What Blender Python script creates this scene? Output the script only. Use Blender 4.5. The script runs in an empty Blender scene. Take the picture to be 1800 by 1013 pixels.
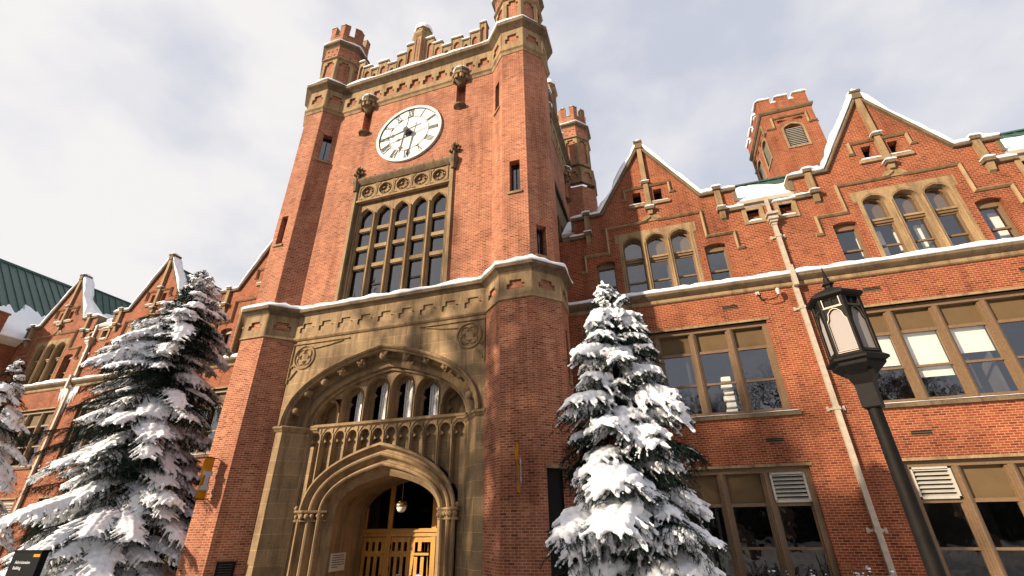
import bpy, math, random
from mathutils import Vector, Matrix, noise
from mathutils.geometry import tessellate_polygon
R = math.radians
scene = bpy.context.scene
C = scene.collection

# ------------------------------------------------------------------ camera, sky, sun, exposure
cam_d = bpy.data.cameras.new('camera'); cam = bpy.data.objects.new('camera', cam_d); C.objects.link(cam)
cam_d.lens = 15.947; cam_d.sensor_width = 36.0; cam_d.clip_end = 5000; cam_d.clip_start = 0.05
r_ = Vector((0.95135243, 0.30786338, -0.01219402)); u_ = Vector((0.15213009, -0.43495608, 0.88750755)); f_ = Vector((-0.26792721, 0.84618754, 0.46063181))
cam.matrix_world = Matrix(((r_.x, u_.x, -f_.x, 0), (r_.y, u_.y, -f_.y, 0), (r_.z, u_.z, -f_.z, 1.6), (0, 0, 0, 1)))
scene.camera = cam
SUN_EL, SUN_AZ = 21.0, 43.8          # elevation; degrees to the left of the straight-back direction
sx, sy = -math.sin(R(SUN_AZ)), -math.cos(R(SUN_AZ))
sun_d = bpy.data.lights.new('sun', 'SUN'); sun_d.energy = 5.0; sun_d.angle = R(0.9); sun_d.color = (1.0, 0.85, 0.66)
sun = bpy.data.objects.new('sun', sun_d); C.objects.link(sun)
to_sun = Vector((sx * math.cos(R(SUN_EL)), sy * math.cos(R(SUN_EL)), math.sin(R(SUN_EL))))
sun.rotation_euler = to_sun.to_track_quat('Z', 'Y').to_euler(); sun.location = (-20, -30, 30)
w = bpy.data.worlds.new('World'); scene.world = w; w.use_nodes = True
nt = w.node_tree; nt.nodes.clear()
wn = lambda t: nt.nodes.new(t)
out = wn('ShaderNodeOutputWorld'); bg = wn('ShaderNodeBackground'); bg2 = wn('ShaderNodeBackground'); mixs = wn('ShaderNodeMixShader')
sky = wn('ShaderNodeTexSky'); sky.sky_type = 'NISHITA'; sky.sun_disc = False; sky.sun_elevation = R(SUN_EL)
sky.sun_rotation = math.atan2(to_sun.x, to_sun.y); sky.air_density = 1.0; sky.dust_density = 2.0; sky.ozone_density = 1.0
bg.inputs['Strength'].default_value = 0.09
nt.links.new(sky.outputs[0], bg.inputs['Color'])
tc = wn('ShaderNodeTexCoord'); mp = wn('ShaderNodeMapping'); mp.inputs['Scale'].default_value = (1.0, 1.0, 1.5)
n1 = wn('ShaderNodeTexNoise'); n1.inputs['Scale'].default_value = 4.2; n1.inputs['Detail'].default_value = 7; n1.inputs['Roughness'].default_value = 0.48
n1.inputs['Distortion'].default_value = 0.0
nt.links.new(tc.outputs['Generated'], mp.inputs[0]); nt.links.new(mp.outputs[0], n1.inputs['Vector'])
# thin cloud is thicker towards the west (left of the view)
sep = wn('ShaderNodeSeparateXYZ'); nt.links.new(tc.outputs['Generated'], sep.inputs[0])
m1 = wn('ShaderNodeMath'); m1.operation = 'MULTIPLY_ADD'; m1.inputs[1].default_value = -0.20; m1.inputs[2].default_value = 0.0
nt.links.new(sep.outputs['X'], m1.inputs[0])
m2 = wn('ShaderNodeMath'); m2.operation = 'ADD'; nt.links.new(n1.outputs['Fac'], m2.inputs[0]); nt.links.new(m1.outputs[0], m2.inputs[1])
cr = wn('ShaderNodeValToRGB'); cr.color_ramp.elements[0].position = 0.30; cr.color_ramp.elements[1].position = 0.66
cr.color_ramp.elements[0].color = (0.86, 0.86, 0.86, 1); cr.color_ramp.elements[1].color = (0.97, 0.97, 0.97, 1)
nt.links.new(m2.outputs[0], cr.inputs[0])
crc = wn('ShaderNodeValToRGB'); crc.color_ramp.elements[0].color = (0.70, 0.725, 0.83, 1); crc.color_ramp.elements[1].color = (1.0, 0.97, 0.96, 1)
crc.color_ramp.elements[0].position = 0.38; crc.color_ramp.elements[1].position = 0.74
nt.links.new(m2.outputs[0], crc.inputs[0]); nt.links.new(crc.outputs[0], bg2.inputs['Color']); bg2.inputs['Strength'].default_value = 0.51
nt.links.new(cr.outputs[0], mixs.inputs[0]); nt.links.new(bg.outputs[0], mixs.inputs[1]); nt.links.new(bg2.outputs[0], mixs.inputs[2])
nt.links.new(mixs.outputs[0], out.inputs[0])
scene.view_settings.view_transform = 'Standard'; scene.view_settings.look = 'None'; scene.view_settings.gamma = 1.0
scene.view_settings.exposure = 0.88
scene.cycles.max_bounces = 6; scene.cycles.use_denoising = True

# ------------------------------------------------------------------ materials
def newmat(name):
    m = bpy.data.materials.new(name); m.use_nodes = True; n = m.node_tree.nodes; n.clear()
    o = n.new('ShaderNodeOutputMaterial'); p = n.new('ShaderNodeBsdfPrincipled'); m.node_tree.links.new(p.outputs[0], o.inputs[0])
    return m, m.node_tree, p, o
def ramp(t, stops):
    c = t.nodes.new('ShaderNodeValToRGB'); e = c.color_ramp.elements
    e[0].position, e[0].color = stops[0][0], (*stops[0][1], 1); e[1].position, e[1].color = stops[-1][0], (*stops[-1][1], 1)
    for p, col in stops[1:-1]:
        x = e.new(p); x.color = (*col, 1)
    return c
def mixc(t, mode, fac, a, b):
    m = t.nodes.new('ShaderNodeMix'); m.data_type = 'RGBA'; m.blend_type = mode
    for sock, v in ((m.inputs[0], fac), (m.inputs[6], a), (m.inputs[7], b)):
        if isinstance(v, (int, float)): sock.default_value = v
        elif isinstance(v, tuple): sock.default_value = (*v, 1)
        else: t.links.new(v, sock)
    return m.outputs[2]
def noi(t, vec, scale, detail=4, rough=.55, sc=None):
    if sc:
        mm = t.nodes.new('ShaderNodeMapping'); mm.inputs['Scale'].default_value = sc; t.links.new(vec, mm.inputs[0]); vec = mm.outputs[0]
    n = t.nodes.new('ShaderNodeTexNoise'); n.inputs['Scale'].default_value = scale; n.inputs['Detail'].default_value = detail; n.inputs['Roughness'].default_value = rough
    t.links.new(vec, n.inputs['Vector']); return n.outputs['Fac']
def bump(t, p, h, strength, dist=.01):
    b = t.nodes.new('ShaderNodeBump'); b.inputs['Strength'].default_value = strength; b.inputs['Distance'].default_value = dist
    t.links.new(h, b.inputs['Height']); t.links.new(b.outputs[0], p.inputs['Normal'])
def brick_mat(name, c1, c2, mortar):
    m, t, p, o = newmat(name)
    tc = t.nodes.new('ShaderNodeTexCoord'); uv = tc.outputs['UV']; ob = tc.outputs['Object']
    # the courses wander a little
    b = t.nodes.new('ShaderNodeTexBrick'); b.inputs['Scale'].default_value = 1; b.inputs['Brick Width'].default_value = .205; b.inputs['Row Height'].default_value = .0715
    b.inputs['Mortar Size'].default_value = .0085; b.inputs['Mortar Smooth'].default_value = .2; b.inputs['Bias'].default_value = 0
    b.inputs['Color1'].default_value = (0, 0, 0, 1); b.inputs['Color2'].default_value = (1, 1, 1, 1); b.inputs['Mortar'].default_value = (.5, .5, .5, 1)
    t.links.new(uv, b.inputs['Vector'])
    big = noi(t, ob, .35, 5, .6); fine = noi(t, ob, 30, 3)
    mid = tuple((x + y) / 2 for x, y in zip(c1, c2))
    bc = ramp_out(t, b.outputs['Color'], [(.03, tuple(x * .70 for x in c1)), (.14, tuple(x * .6 + y * .4 for x, y in zip(c1, mid))), (.5, mid), (.86, tuple(x * .6 + y * .4 for x, y in zip(c2, mid))), (.98, (c2[0] * 1.08, c2[1] * 1.3, c2[2] * 1.4))])
    bc = mixc(t, 'MIX', b.outputs['Fac'], bc, mixc(t, 'MULTIPLY', 1.0, mortar, ramp_out(t, noi(t, ob, 1.7, 5, .7), [(.3, (.72, .70, .68)), (.7, (1.12, 1.12, 1.12))])))
    col = mixc(t, 'MULTIPLY', 1.0, bc, ramp_out(t, big, [(.28, (.64, .58, .58)), (.5, (1, 1, 1)), (.72, (1.22, 1.16, 1.10))]))
    col = mixc(t, 'MULTIPLY', 1.0, col, ramp_out(t, fine, [(.3, (.82, .82, .82)), (.7, (1.12, 1.12, 1.12))]))
    # whitish efflorescence in patches and old darker courses
    ef = noi(t, ob, .9, 6, .7, (1, 1, .5))
    col = mixc(t, 'MIX', ramp_out(t, ef, [(.64, (0, 0, 0)), (.82, (.20, .20, .20))]), col, (.50, .33, .24))
    st = noi(t, ob, .8, 5, .65, (2.2, 2.2, .25))
    col = mixc(t, 'MULTIPLY', ramp_out(t, st, [(.49, (0, 0, 0)), (.70, (.75, .75, .75))]), col, (.52, .45, .42))
    t.links.new(col, p.inputs['Base Color']); p.inputs['Roughness'].default_value = .88; p.inputs['Specular IOR Level'].default_value = .25
    bump(t, p, b.outputs['Fac'], -.55, .008)
    return m
def ramp_out(t, fac, stops):
    c = ramp(t, stops); t.links.new(fac, c.inputs[0]); return c.outputs[0]
def stone_mat(name, c, blocks=None, rough=.85):
    m, t, p, o = newmat(name)
    tc = t.nodes.new('ShaderNodeTexCoord'); ob = tc.outputs['Object']
    a = noi(t, ob, 1.1, 6, .65); f = noi(t, ob, 22, 4, .6); s = noi(t, ob, 1.2, 6, .7, (3, 3, .35))
    base = ramp_out(t, a, [(.28, tuple(x * .74 for x in c)), (.5, c), (.72, (c[0] * 1.2, c[1] * 1.2, c[2] * 1.16))])
    base = mixc(t, 'MULTIPLY', 1.0, base, ramp_out(t, f, [(.3, (.80, .80, .80)), (.7, (1.15, 1.15, 1.15))]))
    base = mixc(t, 'MULTIPLY', ramp_out(t, s, [(.47, (0, 0, 0)), (.66, (.8, .8, .8))]), base, (.46, .42, .38))
    if blocks:
        uv = tc.outputs['UV']; b = t.nodes.new('ShaderNodeTexBrick'); b.inputs['Scale'].default_value = 1
        b.inputs['Brick Width'].default_value, b.inputs['Row Height'].default_value = blocks
        b.inputs['Mortar Size'].default_value = .008; b.inputs['Mortar Smooth'].default_value = .1
        b.inputs['Color1'].default_value = (.82, .81, .80, 1); b.inputs['Color2'].default_value = (1.06, 1.05, 1.03, 1); b.inputs['Mortar'].default_value = (1.55, 1.5, 1.42, 1)
        t.links.new(uv, b.inputs['Vector']); base = mixc(t, 'MULTIPLY', 1.0, base, b.outputs['Color'])
    t.links.new(base, p.inputs['Base Color']); p.inputs['Roughness'].default_value = rough; p.inputs['Specular IOR Level'].default_value = .25
    bump(t, p, f, .35, .01)
    return m
def plain(name, c, rough=.6, metal=0, nscale=6, amp=.12, spec=.5, bumpy=0):
    m, t, p, o = newmat(name)
    tc = t.nodes.new('ShaderNodeTexCoord'); n = noi(t, tc.outputs['Object'], nscale, 5, .6)
    col = ramp_out(t, n, [(.3, tuple(x * (1 - amp) for x in c)), (.7, tuple(x * (1 + amp) for x in c))])
    t.links.new(col, p.inputs['Base Color']); p.inputs['Roughness'].default_value = rough; p.inputs['Metallic'].default_value = metal
    p.inputs['Specular IOR Level'].default_value = spec
    if bumpy: bump(t, p, n, bumpy, .02)
    return m
def glass_mat(name, tint=(.75, .78, .8), ior=1.75, through=.8):
    m, t, p, o = newmat(name); t.nodes.remove(p)
    fr = t.nodes.new('ShaderNodeFresnel'); ge = t.nodes.new('ShaderNodeNewGeometry'); mr = t.nodes.new('ShaderNodeMath'); mr.operation = 'MULTIPLY_ADD'; mr.inputs[1].default_value = 1 / ior - ior; mr.inputs[2].default_value = ior
    t.links.new(ge.outputs['Backfacing'], mr.inputs[0]); t.links.new(mr.outputs[0], fr.inputs['IOR'])
    tr = t.nodes.new('ShaderNodeBsdfTransparent'); tr.inputs[0].default_value = (tint[0] * through, tint[1] * through, tint[2] * through, 1)
    gl = t.nodes.new('ShaderNodeBsdfGlossy'); gl.inputs['Roughness'].default_value = .015; gl.inputs['Color'].default_value = (.95, .95, .97, 1)
    tc = t.nodes.new('ShaderNodeTexCoord'); n = noi(t, tc.outputs['Object'], 1.6, 2, .5)
    b = t.nodes.new('ShaderNodeBump'); b.inputs['Strength'].default_value = .30; b.inputs['Distance'].default_value = .02
    t.links.new(n, b.inputs['Height']); t.links.new(b.outputs[0], gl.inputs['Normal'])
    mx = t.nodes.new('ShaderNodeMixShader'); t.links.new(fr.outputs[0], mx.inputs[0]); t.links.new(tr.outputs[0], mx.inputs[1]); t.links.new(gl.outputs[0], mx.inputs[2])
    t.links.new(mx.outputs[0], o.inputs[0]); return m
def snow_mat(name):
    m, t, p, o = newmat(name)
    tc = t.nodes.new('ShaderNodeTexCoord'); n = noi(t, tc.outputs['Object'], 9, 6, .6); n2 = noi(t, tc.outputs['Object'], 60, 3)
    t.links.new(ramp_out(t, n, [(.3, (.80, .81, .84)), (.7, (.90, .90, .91))]), p.inputs['Base Color'])
    p.inputs['Roughness'].default_value = .75; p.inputs['Specular IOR Level'].default_value = .2
    mm = t.nodes.new('ShaderNodeMath'); mm.operation = 'ADD'; t.links.new(n, mm.inputs[0]); t.links.new(n2, mm.inputs[1])
    bump(t, p, mm.outputs[0], .35, .03); return m
M = {}
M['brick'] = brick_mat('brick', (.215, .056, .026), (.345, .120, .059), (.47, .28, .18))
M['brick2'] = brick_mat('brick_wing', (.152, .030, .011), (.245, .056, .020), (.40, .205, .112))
M['stone'] = stone_mat('sandstone', (.275, .182, .095))
M['ashlar'] = stone_mat('sandstone_blocks', (.285, .190, .100), (1.05, .46))
M['weathered'] = stone_mat('weathered_sandstone', (.145, .100, .057))
M['snow'] = snow_mat('snow')
M['trim'] = plain('brown_window_paint', (.150, .088, .042), .6, nscale=14, amp=.18)
M['panel'] = plain('tan_window_panel', (.112, .070, .032), .7, nscale=3, amp=.08, spec=.2)
M['glass'] = glass_mat('window_glass', (1, 1, 1), 2.35, .92)
M['tglass'] = glass_mat('tower_window_glass', (.6, .6, .6), 2.3, .7)
M['dglass'] = glass_mat('door_glass', (.5, .5, .5), 1.25, .6)
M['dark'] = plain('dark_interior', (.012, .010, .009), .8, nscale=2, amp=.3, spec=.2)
M['room'] = plain('dim_room', (.07, .065, .065), .9, nscale=1.2, amp=.4, spec=.1)
M['blind'] = plain('pale_blind', (.78, .77, .68), .8, nscale=2, amp=.05)
M['louver'] = plain('white_metal_louver', (.40, .37, .31), .5, nscale=5, amp=.08)
M['iron'] = plain('black_iron', (.008, .0065, .0055), .62, 0.0, 12, .25, .12)
M['green'] = plain('green_metal_roof', (.040, .085, .066), .45, .1, 2, .16)
M['pipe'] = plain('cream_painted_pipe', (.37, .30, .225), .5, nscale=7, amp=.16)
M['gutter'] = plain('cream_gutter', (.41, .35, .28), .6, nscale=7, amp=.12)
M['wood'] = plain('golden_oak_wood', (.66, .33, .055), .42, nscale=5, amp=.18)
m_, t_, p_, o_ = newmat('golden_oak'); tc_ = t_.nodes.new('ShaderNodeTexCoord'); gn = noi(t_, tc_.outputs['Object'], 4, 6, .65, (9, 9, .7)); gb = noi(t_, tc_.outputs['Object'], 1.3, 3)
t_.links.new(mixc(t_, 'MULTIPLY', 1.0, ramp_out(t_, gn, [(.3, (.30, .12, .018)), (.5, (.50, .23, .038)), (.7, (.62, .31, .06))]), ramp_out(t_, gb, [(.3, (.8, .8, .8)), (.7, (1.1, 1.1, 1.1))])), p_.inputs['Base Color']); p_.inputs['Roughness'].default_value = .38; bump(t_, p_, gn, .2, .004); M['wood'] = m_
M['clockface'] = plain('white_clock_face', (.56, .54, .50), .5, nscale=2.2, amp=.09)
M['ink'] = plain('black_paint', (.03, .028, .03), .5)

# ------------------------------------------------------------------ mesh helpers
class Fr:                                    # a local frame: T along, U up, N outward
    def __init__(s, O, T, U=(0, 0, 1)):
        s.O = Vector(O); s.T = Vector(T).normalized(); s.U = Vector(U).normalized(); s.N = s.T.cross(s.U)
    def P(s, u, z, d=0.0): return s.O + s.T * u + s.U * z + s.N * d
    def sh(s, du=0, dz=0, dd=0): return Fr(s.P(du, dz, dd), s.T, s.U)
class MB:
    def pane(s, fr, u0, u1, z0, z1, d, mat): s.face([fr.P(u0, z0, d), fr.P(u1, z0, d), fr.P(u1, z1, d), fr.P(u0, z1, d)], mat)
    def __init__(s): s.v = []; s.f = []; s.m = []; s.sm = []; s.mats = []
    def mi(s, mat):
        if mat not in s.mats: s.mats.append(mat)
        return s.mats.index(mat)
    def face(s, pts, mat, smooth=False):
        k = len(s.v); s.v += [tuple(p) for p in pts]; s.f.append(tuple(range(k, k + len(pts)))); s.m.append(s.mi(mat)); s.sm.append(smooth)
    def grid(s, rows, mat, closed=False, smooth=False, flip=False):
        k = len(s.v); n = len(rows[0])
        for rw in rows: s.v += [tuple(p) for p in rw]
        mi = s.mi(mat)
        for i in range(len(rows) - 1):
            for j in range(n if closed else n - 1):
                a, b = k + i * n + j, k + i * n + (j + 1) % n; c, d = b + n, a + n
                s.f.append((a, d, c, b) if flip else (a, b, c, d)); s.m.append(mi); s.sm.append(smooth)
    def fbox(s, fr, u0, u1, z0, z1, d0, d1, mat):
        p = [fr.P(u, z, d) for d in (d0, d1) for z in (z0, z1) for u in (u0, u1)]
        for q in ((0, 2, 3, 1), (4, 5, 7, 6), (0, 1, 5, 4), (2, 6, 7, 3), (0, 4, 6, 2), (1, 3, 7, 5)): s.face([p[i] for i in q], mat)
    def box(s, x0, x1, y0, y1, z0, z1, mat): s.fbox(Fr((0, 0, 0), (1, 0, 0)), x0, x1, z0, z1, -y1, -y0, mat)
    def fpoly(s, fr, outer, holes, d0, d1, mat, side=None, back=False, caps=True, backmat=None):
        side = side or mat; loops = [outer] + list(holes)
        if caps:
            flat = [p for l in loops for p in l]
            tris = tessellate_polygon([[Vector((p[0], p[1], 0)) for p in l] for l in loops])
            for t in tris:
                a, b, c = (flat[i] for i in t)
                ar = (b[0] - a[0]) * (c[1] - a[1]) - (b[1] - a[1]) * (c[0] - a[0])
                if abs(ar) < 1e-9: continue
                if ar < 0: b, c = c, b
                s.face([fr.P(*a, d0), fr.P(*b, d0), fr.P(*c, d0)], mat)
                if back: s.face([fr.P(*a, d1), fr.P(*c, d1), fr.P(*b, d1)], backmat or mat)
        for l in loops:
            n = len(l)
            for i in range(n):
                a, b = l[i], l[(i + 1) % n]; s.face([fr.P(*a, d0), fr.P(*b, d0), fr.P(*b, d1), fr.P(*a, d1)], side)
    def path(s, fr, pts, prof, mat, closed=False, smooth=False):
        # sweep a closed profile [(off, d)] along an in-plane path [(u, z)]; off is to the left of travel
        n = len(pts); rows = []
        for i in range(n):
            p = Vector(pts[i]); a = Vector(pts[i - 1]) if (i or closed) else None; b = Vector(pts[(i + 1) % n]) if (i < n - 1 or closed) else None
            t1 = (p - a).normalized() if a is not None else None; t2 = (b - p).normalized() if b is not None else None
            if t1 is None: t1 = t2
            if t2 is None: t2 = t1
            n1 = Vector((-t1.y, t1.x)); n2 = Vector((-t2.y, t2.x)); m = (n1 + n2)
            m = m.normalized() if m.length > 1e-6 else n1; k = 1 / max(.35, m.dot(n1))
            rows.append([fr.P(p.x + m.x * o * k, p.y + m.y * o * k, d) for o, d in prof])
        if closed: rows.append(rows[0])
        s.grid(rows, mat, True, smooth)
        if not closed: s.face(rows[0], mat); s.face(rows[-1][::-1], mat)
    def plan(s, pts, prof, mat, closed=False):
        # sweep a closed profile [(out, z)] along a plan path [(x, y)]; out is to the right of travel
        n = len(pts); rows = []
        for i in range(n):
            p = Vector(pts[i]); a = Vector(pts[i - 1]) if (i or closed) else None; b = Vector(pts[(i + 1) % n]) if (i < n - 1 or closed) else None
            t1 = (p - a).normalized() if a is not None else None; t2 = (b - p).normalized() if b is not None else None
            if t1 is None: t1 = t2
            if t2 is None: t2 = t1
            n1 = Vector((t1.y, -t1.x)); n2 = Vector((t2.y, -t2.x)); m = (n1 + n2).normalized(); k = 1 / max(.35, m.dot(n1))
            rows.append([(p.x + m.x * o * k, p.y + m.y * o * k, z) for o, z in prof])
        if closed: rows.append(rows[0])
        s.grid(rows, mat, True)
        if not closed: s.face(rows[0], mat); s.face(rows[-1][::-1], mat)
    def lathe(s, cx, cy, prof, mat, n=8, rot=None, smooth=False):
        rot = math.pi / n if rot is None else rot; k = 1 / math.cos(math.pi / n)
        rows = [[(cx + k * a * math.cos(rot + 2 * math.pi * j / n), cy + k * a * math.sin(rot + 2 * math.pi * j / n), z) for j in range(n)] for a, z in prof]
        s.grid(rows, mat, True, smooth)
        s.face(rows[0][::-1], mat); s.face(rows[-1], mat)
    def tube(s, pts, rads, mat, n=8, smooth=True, caps=True):
        pts = [Vector(p) for p in pts]; rows = []; ref = Vector((.3, .2, 1)).normalized()
        for i, p in enumerate(pts):
            t = (pts[min(i + 1, len(pts) - 1)] - pts[max(i - 1, 0)]).normalized()
            a = t.cross(ref if abs(t.dot(ref)) < .95 else Vector((1, 0, 0))).normalized(); b = t.cross(a); r = rads[i] if isinstance(rads, (list, tuple)) else rads
            rows.append([p + a * r * math.cos(2 * math.pi * j / n) + b * r * math.sin(2 * math.pi * j / n) for j in range(n)])
        s.grid(rows, mat, True, smooth)
        if caps: s.face(rows[0][::-1], mat); s.face(rows[-1], mat)
    def blob(s, c, r, mat, seg=8, rings=5, M3=None, smooth=True, amp=0.0):
        rows = []; c = Vector(c)
        for i in range(rings + 1):
            th = math.pi * i / rings; row = []
            for j in range(seg):
                ph = 2 * math.pi * j / seg; v = Vector((r[0] * math.sin(th) * math.cos(ph), r[1] * math.sin(th) * math.sin(ph), r[2] * math.cos(th)))
                if M3 is not None: v = M3 @ v
                if amp: v *= 1 + amp * noise.noise((c + v) * 3)
                row.append(c + v)
            rows.append(row)
        s.grid(rows, mat, True, smooth)
    def build(s, name, parent=None, origin=None, label=None, weld=0.0):
        me = bpy.data.meshes.new(name); o = Vector(origin if origin is not None else (ROOTS.get(root_of(parent).name, (0, 0, 0)) if parent else (0, 0, 0)))
        vs = [(a - o.x, b - o.y, c - o.z) for a, b, c in s.v]
        me.from_pydata(vs, [], s.f); me.update()
        for mt in s.mats: me.materials.append(M[mt] if isinstance(mt, str) else mt)
        me.polygons.foreach_set('material_index', s.m); me.polygons.foreach_set('use_smooth', s.sm)
        uvl = me.uv_layers.new(name='UVMap'); uv = []
        for p in me.polygons:
            nx, ny, nz = p.normal
            if abs(nz) > .8:
                for li in p.loop_indices: v = s.v[me.loops[li].vertex_index]; uv += (v[0], v[1])
            else:
                L = math.hypot(nx, ny); tx, ty = -ny / L, nx / L
                if abs(nx) < .05: tx, ty = (1, 0)
                if abs(ny) < .05: tx, ty = (0, 1)
                for li in p.loop_indices: v = s.v[me.loops[li].vertex_index]; uv += (v[0] * tx + v[1] * ty, v[2])
        uvl.data.foreach_set('uv', uv)
        ob = bpy.data.objects.new(name, me); C.objects.link(ob)
        if parent is not None: ob.parent = parent
        else: ob.location = o
        if label: ob['label'] = label
        return ob
ROOTS = {}
def root_of(o):
    while o.parent is not None: o = o.parent
    return o
def tag(o, label=None, cat=None, group=None, kind=None):
    if label: o['label'] = label
    if cat: o['category'] = cat
    if group: o['group'] = group
    if kind: o['kind'] = kind
    return o
def thing(name, loc, label, cat, group=None):
    o = bpy.data.objects.new(name, None); C.objects.link(o); o.location = loc; o.empty_display_size = .3
    ROOTS[o.name] = tuple(loc); return tag(o, label, cat, group)
def copy_part(o, parent, dx=0, dy=0, dz=0, skip=()):
    c = o.copy(); C.objects.link(c); c.parent = parent
    c.location = (o.location[0] + dx, o.location[1] + dy, o.location[2] + dz)
    for ch in o.children:
        if ch.name.split('.')[0] in skip: continue
        d = ch.copy(); C.objects.link(d); d.parent = c
    return c
def text_mesh(body, size, depth, align='CENTER'):
    cu = bpy.data.curves.new('t', 'FONT'); cu.body = body; cu.size = size; cu.extrude = depth; cu.align_x = align; cu.align_y = 'CENTER'
    ob = bpy.data.objects.new('t', cu); C.objects.link(ob)
    me = bpy.data.meshes.new_from_object(ob.evaluated_get(bpy.context.evaluated_depsgraph_get())); bpy.data.objects.remove(ob); return me
def place_text(body, size, depth, fr, u, z, d, mat, name, parent, align='CENTER'):
    me = text_mesh(body, size, depth, align); me.materials.clear(); me.materials.append(M[mat]); o = Vector(ROOTS[root_of(parent).name])
    for v in me.vertices: v.co = fr.P(u + v.co.x, z + v.co.y, d + v.co.z) - o
    ob = bpy.data.objects.new(name, me); C.objects.link(ob); ob.parent = parent; return ob
def tudor(hw, zs, za, n=14, cu=0.0, k1=.52, k2=.60):
    # a flattened pointed arch from left spring to right spring
    h = za - zs; L = []
    for i in range(n + 1):
        t = i / n; a, b, c_, d = (1 - t) ** 3, 3 * (1 - t) ** 2 * t, 3 * (1 - t) * t * t, t ** 3
        L.append((b * 0 + a * -hw + b * -hw + c_ * -hw * k2 + d * 0, a * 0 + b * h * k1 + c_ * h * (1 - .30 * k2) + d * h))
    return [(cu + x, zs + z) for x, z in L] + [(cu - x, zs + z) for x, z in L[-2::-1]]
def pointed(hw, zs, za, n=6, cu=0.0):
    h = za - zs; L = []
    for i in range(n + 1):
        t = i / n; a = math.pi / 2 * t; L.append((-hw * math.cos(a) ** 1.0, h * math.sin(a) ** .82))
    L[-1] = (0, h)
    return [(cu + x, zs + z) for x, z in L] + [(cu - x, zs + z) for x, z in L[-2::-1]]
def rect(u0, u1, z0, z1): return [(u0, z0), (u1, z0), (u1, z1), (u0, z1)]
def stepped(cu, w, z0, z1, f=.66, g=.6):      # wide panel with a narrower raised head
    h = w / 2; zm = z0 + (z1 - z0) * g
    return [(cu - h, z0), (cu + h, z0), (cu + h, zm), (cu + h * f, zm), (cu + h * f, z1), (cu - h * f, z1), (cu - h * f, zm), (cu - h, zm)]
def arched(cu, hw, z0, zs, za, n=6): return [(cu - hw, z0)] + [(cu + hw, z0)] + tudor(hw, zs, za, n, cu)[::-1]
rnd = random.Random(7)
def wob(seed, s, amp): return 1.35 * amp * (noise.noise(Vector((s * .9, seed * 7.3, 0))) + .5 * noise.noise(Vector((s * 3.1, seed * 3.7, 5))) + .25 * noise.noise(Vector((s * 9, seed, 9))))
def resample(pts, step):
    P = [Vector(p) for p in pts]; outp = [P[0]]
    for a, b in zip(P, P[1:]):
        n = max(1, int((b - a).length / step))
        outp += [a.lerp(b, i / n) for i in range(1, n + 1)]
    return outp
def snow_plan(mb, pts, o0, o1, z, h, seed=1, closed=False, amp=.35):
    # snow lying on a ledge: follows a plan path, uneven height and overhang
    q = resample(pts, .22); n = len(q); rows = []; sacc = 0
    for i in range(n):
        a = q[i - 1] if i else q[i]; b = q[i + 1] if i < n - 1 else q[i]
        if i == 0: t1 = t2 = (b - q[i]).normalized()
        elif i == n - 1: t1 = t2 = (q[i] - a).normalized()
        else: t1 = (q[i] - a).normalized(); t2 = (b - q[i]).normalized()
        sacc += (q[i] - a).length
        n1 = Vector((t1.y, -t1.x)); n2 = Vector((t2.y, -t2.x)); m = (n1 + n2).normalized(); k = 1 / max(.4, m.dot(n1))
        hh = h * 1.12 * max(.35, 1 + wob(seed, sacc, amp * 2.0)); oo = o1 + wob(seed + 5, sacc, .05); fade = .25 if i in (0, n - 1) else 1
        prof = [(o0, z), (oo - .01, z - .012), (oo + .012, z + hh * .35 * fade), (oo - .05, z + hh * .8 * fade), (oo - .16, z + hh * fade), (o0 + (o1 - o0) * .35, z + hh * 1.06 * fade), (o0, z + hh * .9 * fade)]
        rows.append([(q[i].x + m.x * o * k, q[i].y + m.y * o * k, zz) for o, zz in prof])
    mb.grid(rows, 'snow', True, True); mb.face(rows[0], 'snow'); mb.face(rows[-1][::-1], 'snow')
def snow_path(mb, fr, pts, d0, d1, h, seed=1, step=.2, off=0.0, amp=.5):
    # snow lying on an in-plane line (coping); grows to the left of travel
    q = resample(pts, step); n = len(q); rows = []; sacc = 0
    for i in range(n):
        a = q[i - 1] if i else q[i]; b = q[i + 1] if i < n - 1 else q[i]
        if i == 0: t1 = t2 = (b - q[i]).normalized()
        elif i == n - 1: t1 = t2 = (q[i] - a).normalized()
        else: t1 = (q[i] - a).normalized(); t2 = (b - q[i]).normalized()
        sacc += (q[i] - a).length
        n1 = Vector((-t1.y, t1.x)); n2 = Vector((-t2.y, t2.x)); m = (n1 + n2).normalized(); k = 1 / max(.6, m.dot(n1))
        hh = h * 1.1 * max(.3, 1 + wob(seed, sacc, amp * 1.6)); fade = .35 if i in (0, n - 1) else 1; e = .03 + wob(seed + 3, sacc, .03)
        prof = [(off, d0), (off, d1 + e), (off + hh * .45 * fade, d1 + e + .015), (off + hh * .85 * fade, d1 - .03), (off + hh * fade, (d0 + d1) / 2), (off + hh * .8 * fade, d0)]
        rows.append([fr.P(q[i].x + m.x * o * k, q[i].y + m.y * o * k, d) for o, d in prof])
    mb.grid(rows, 'snow', True, True); mb.face(rows[0], 'snow'); mb.face(rows[-1][::-1], 'snow')
XV = Fr((0, 0, 0), (1, 0, 0))
GZ = -1.1
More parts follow.
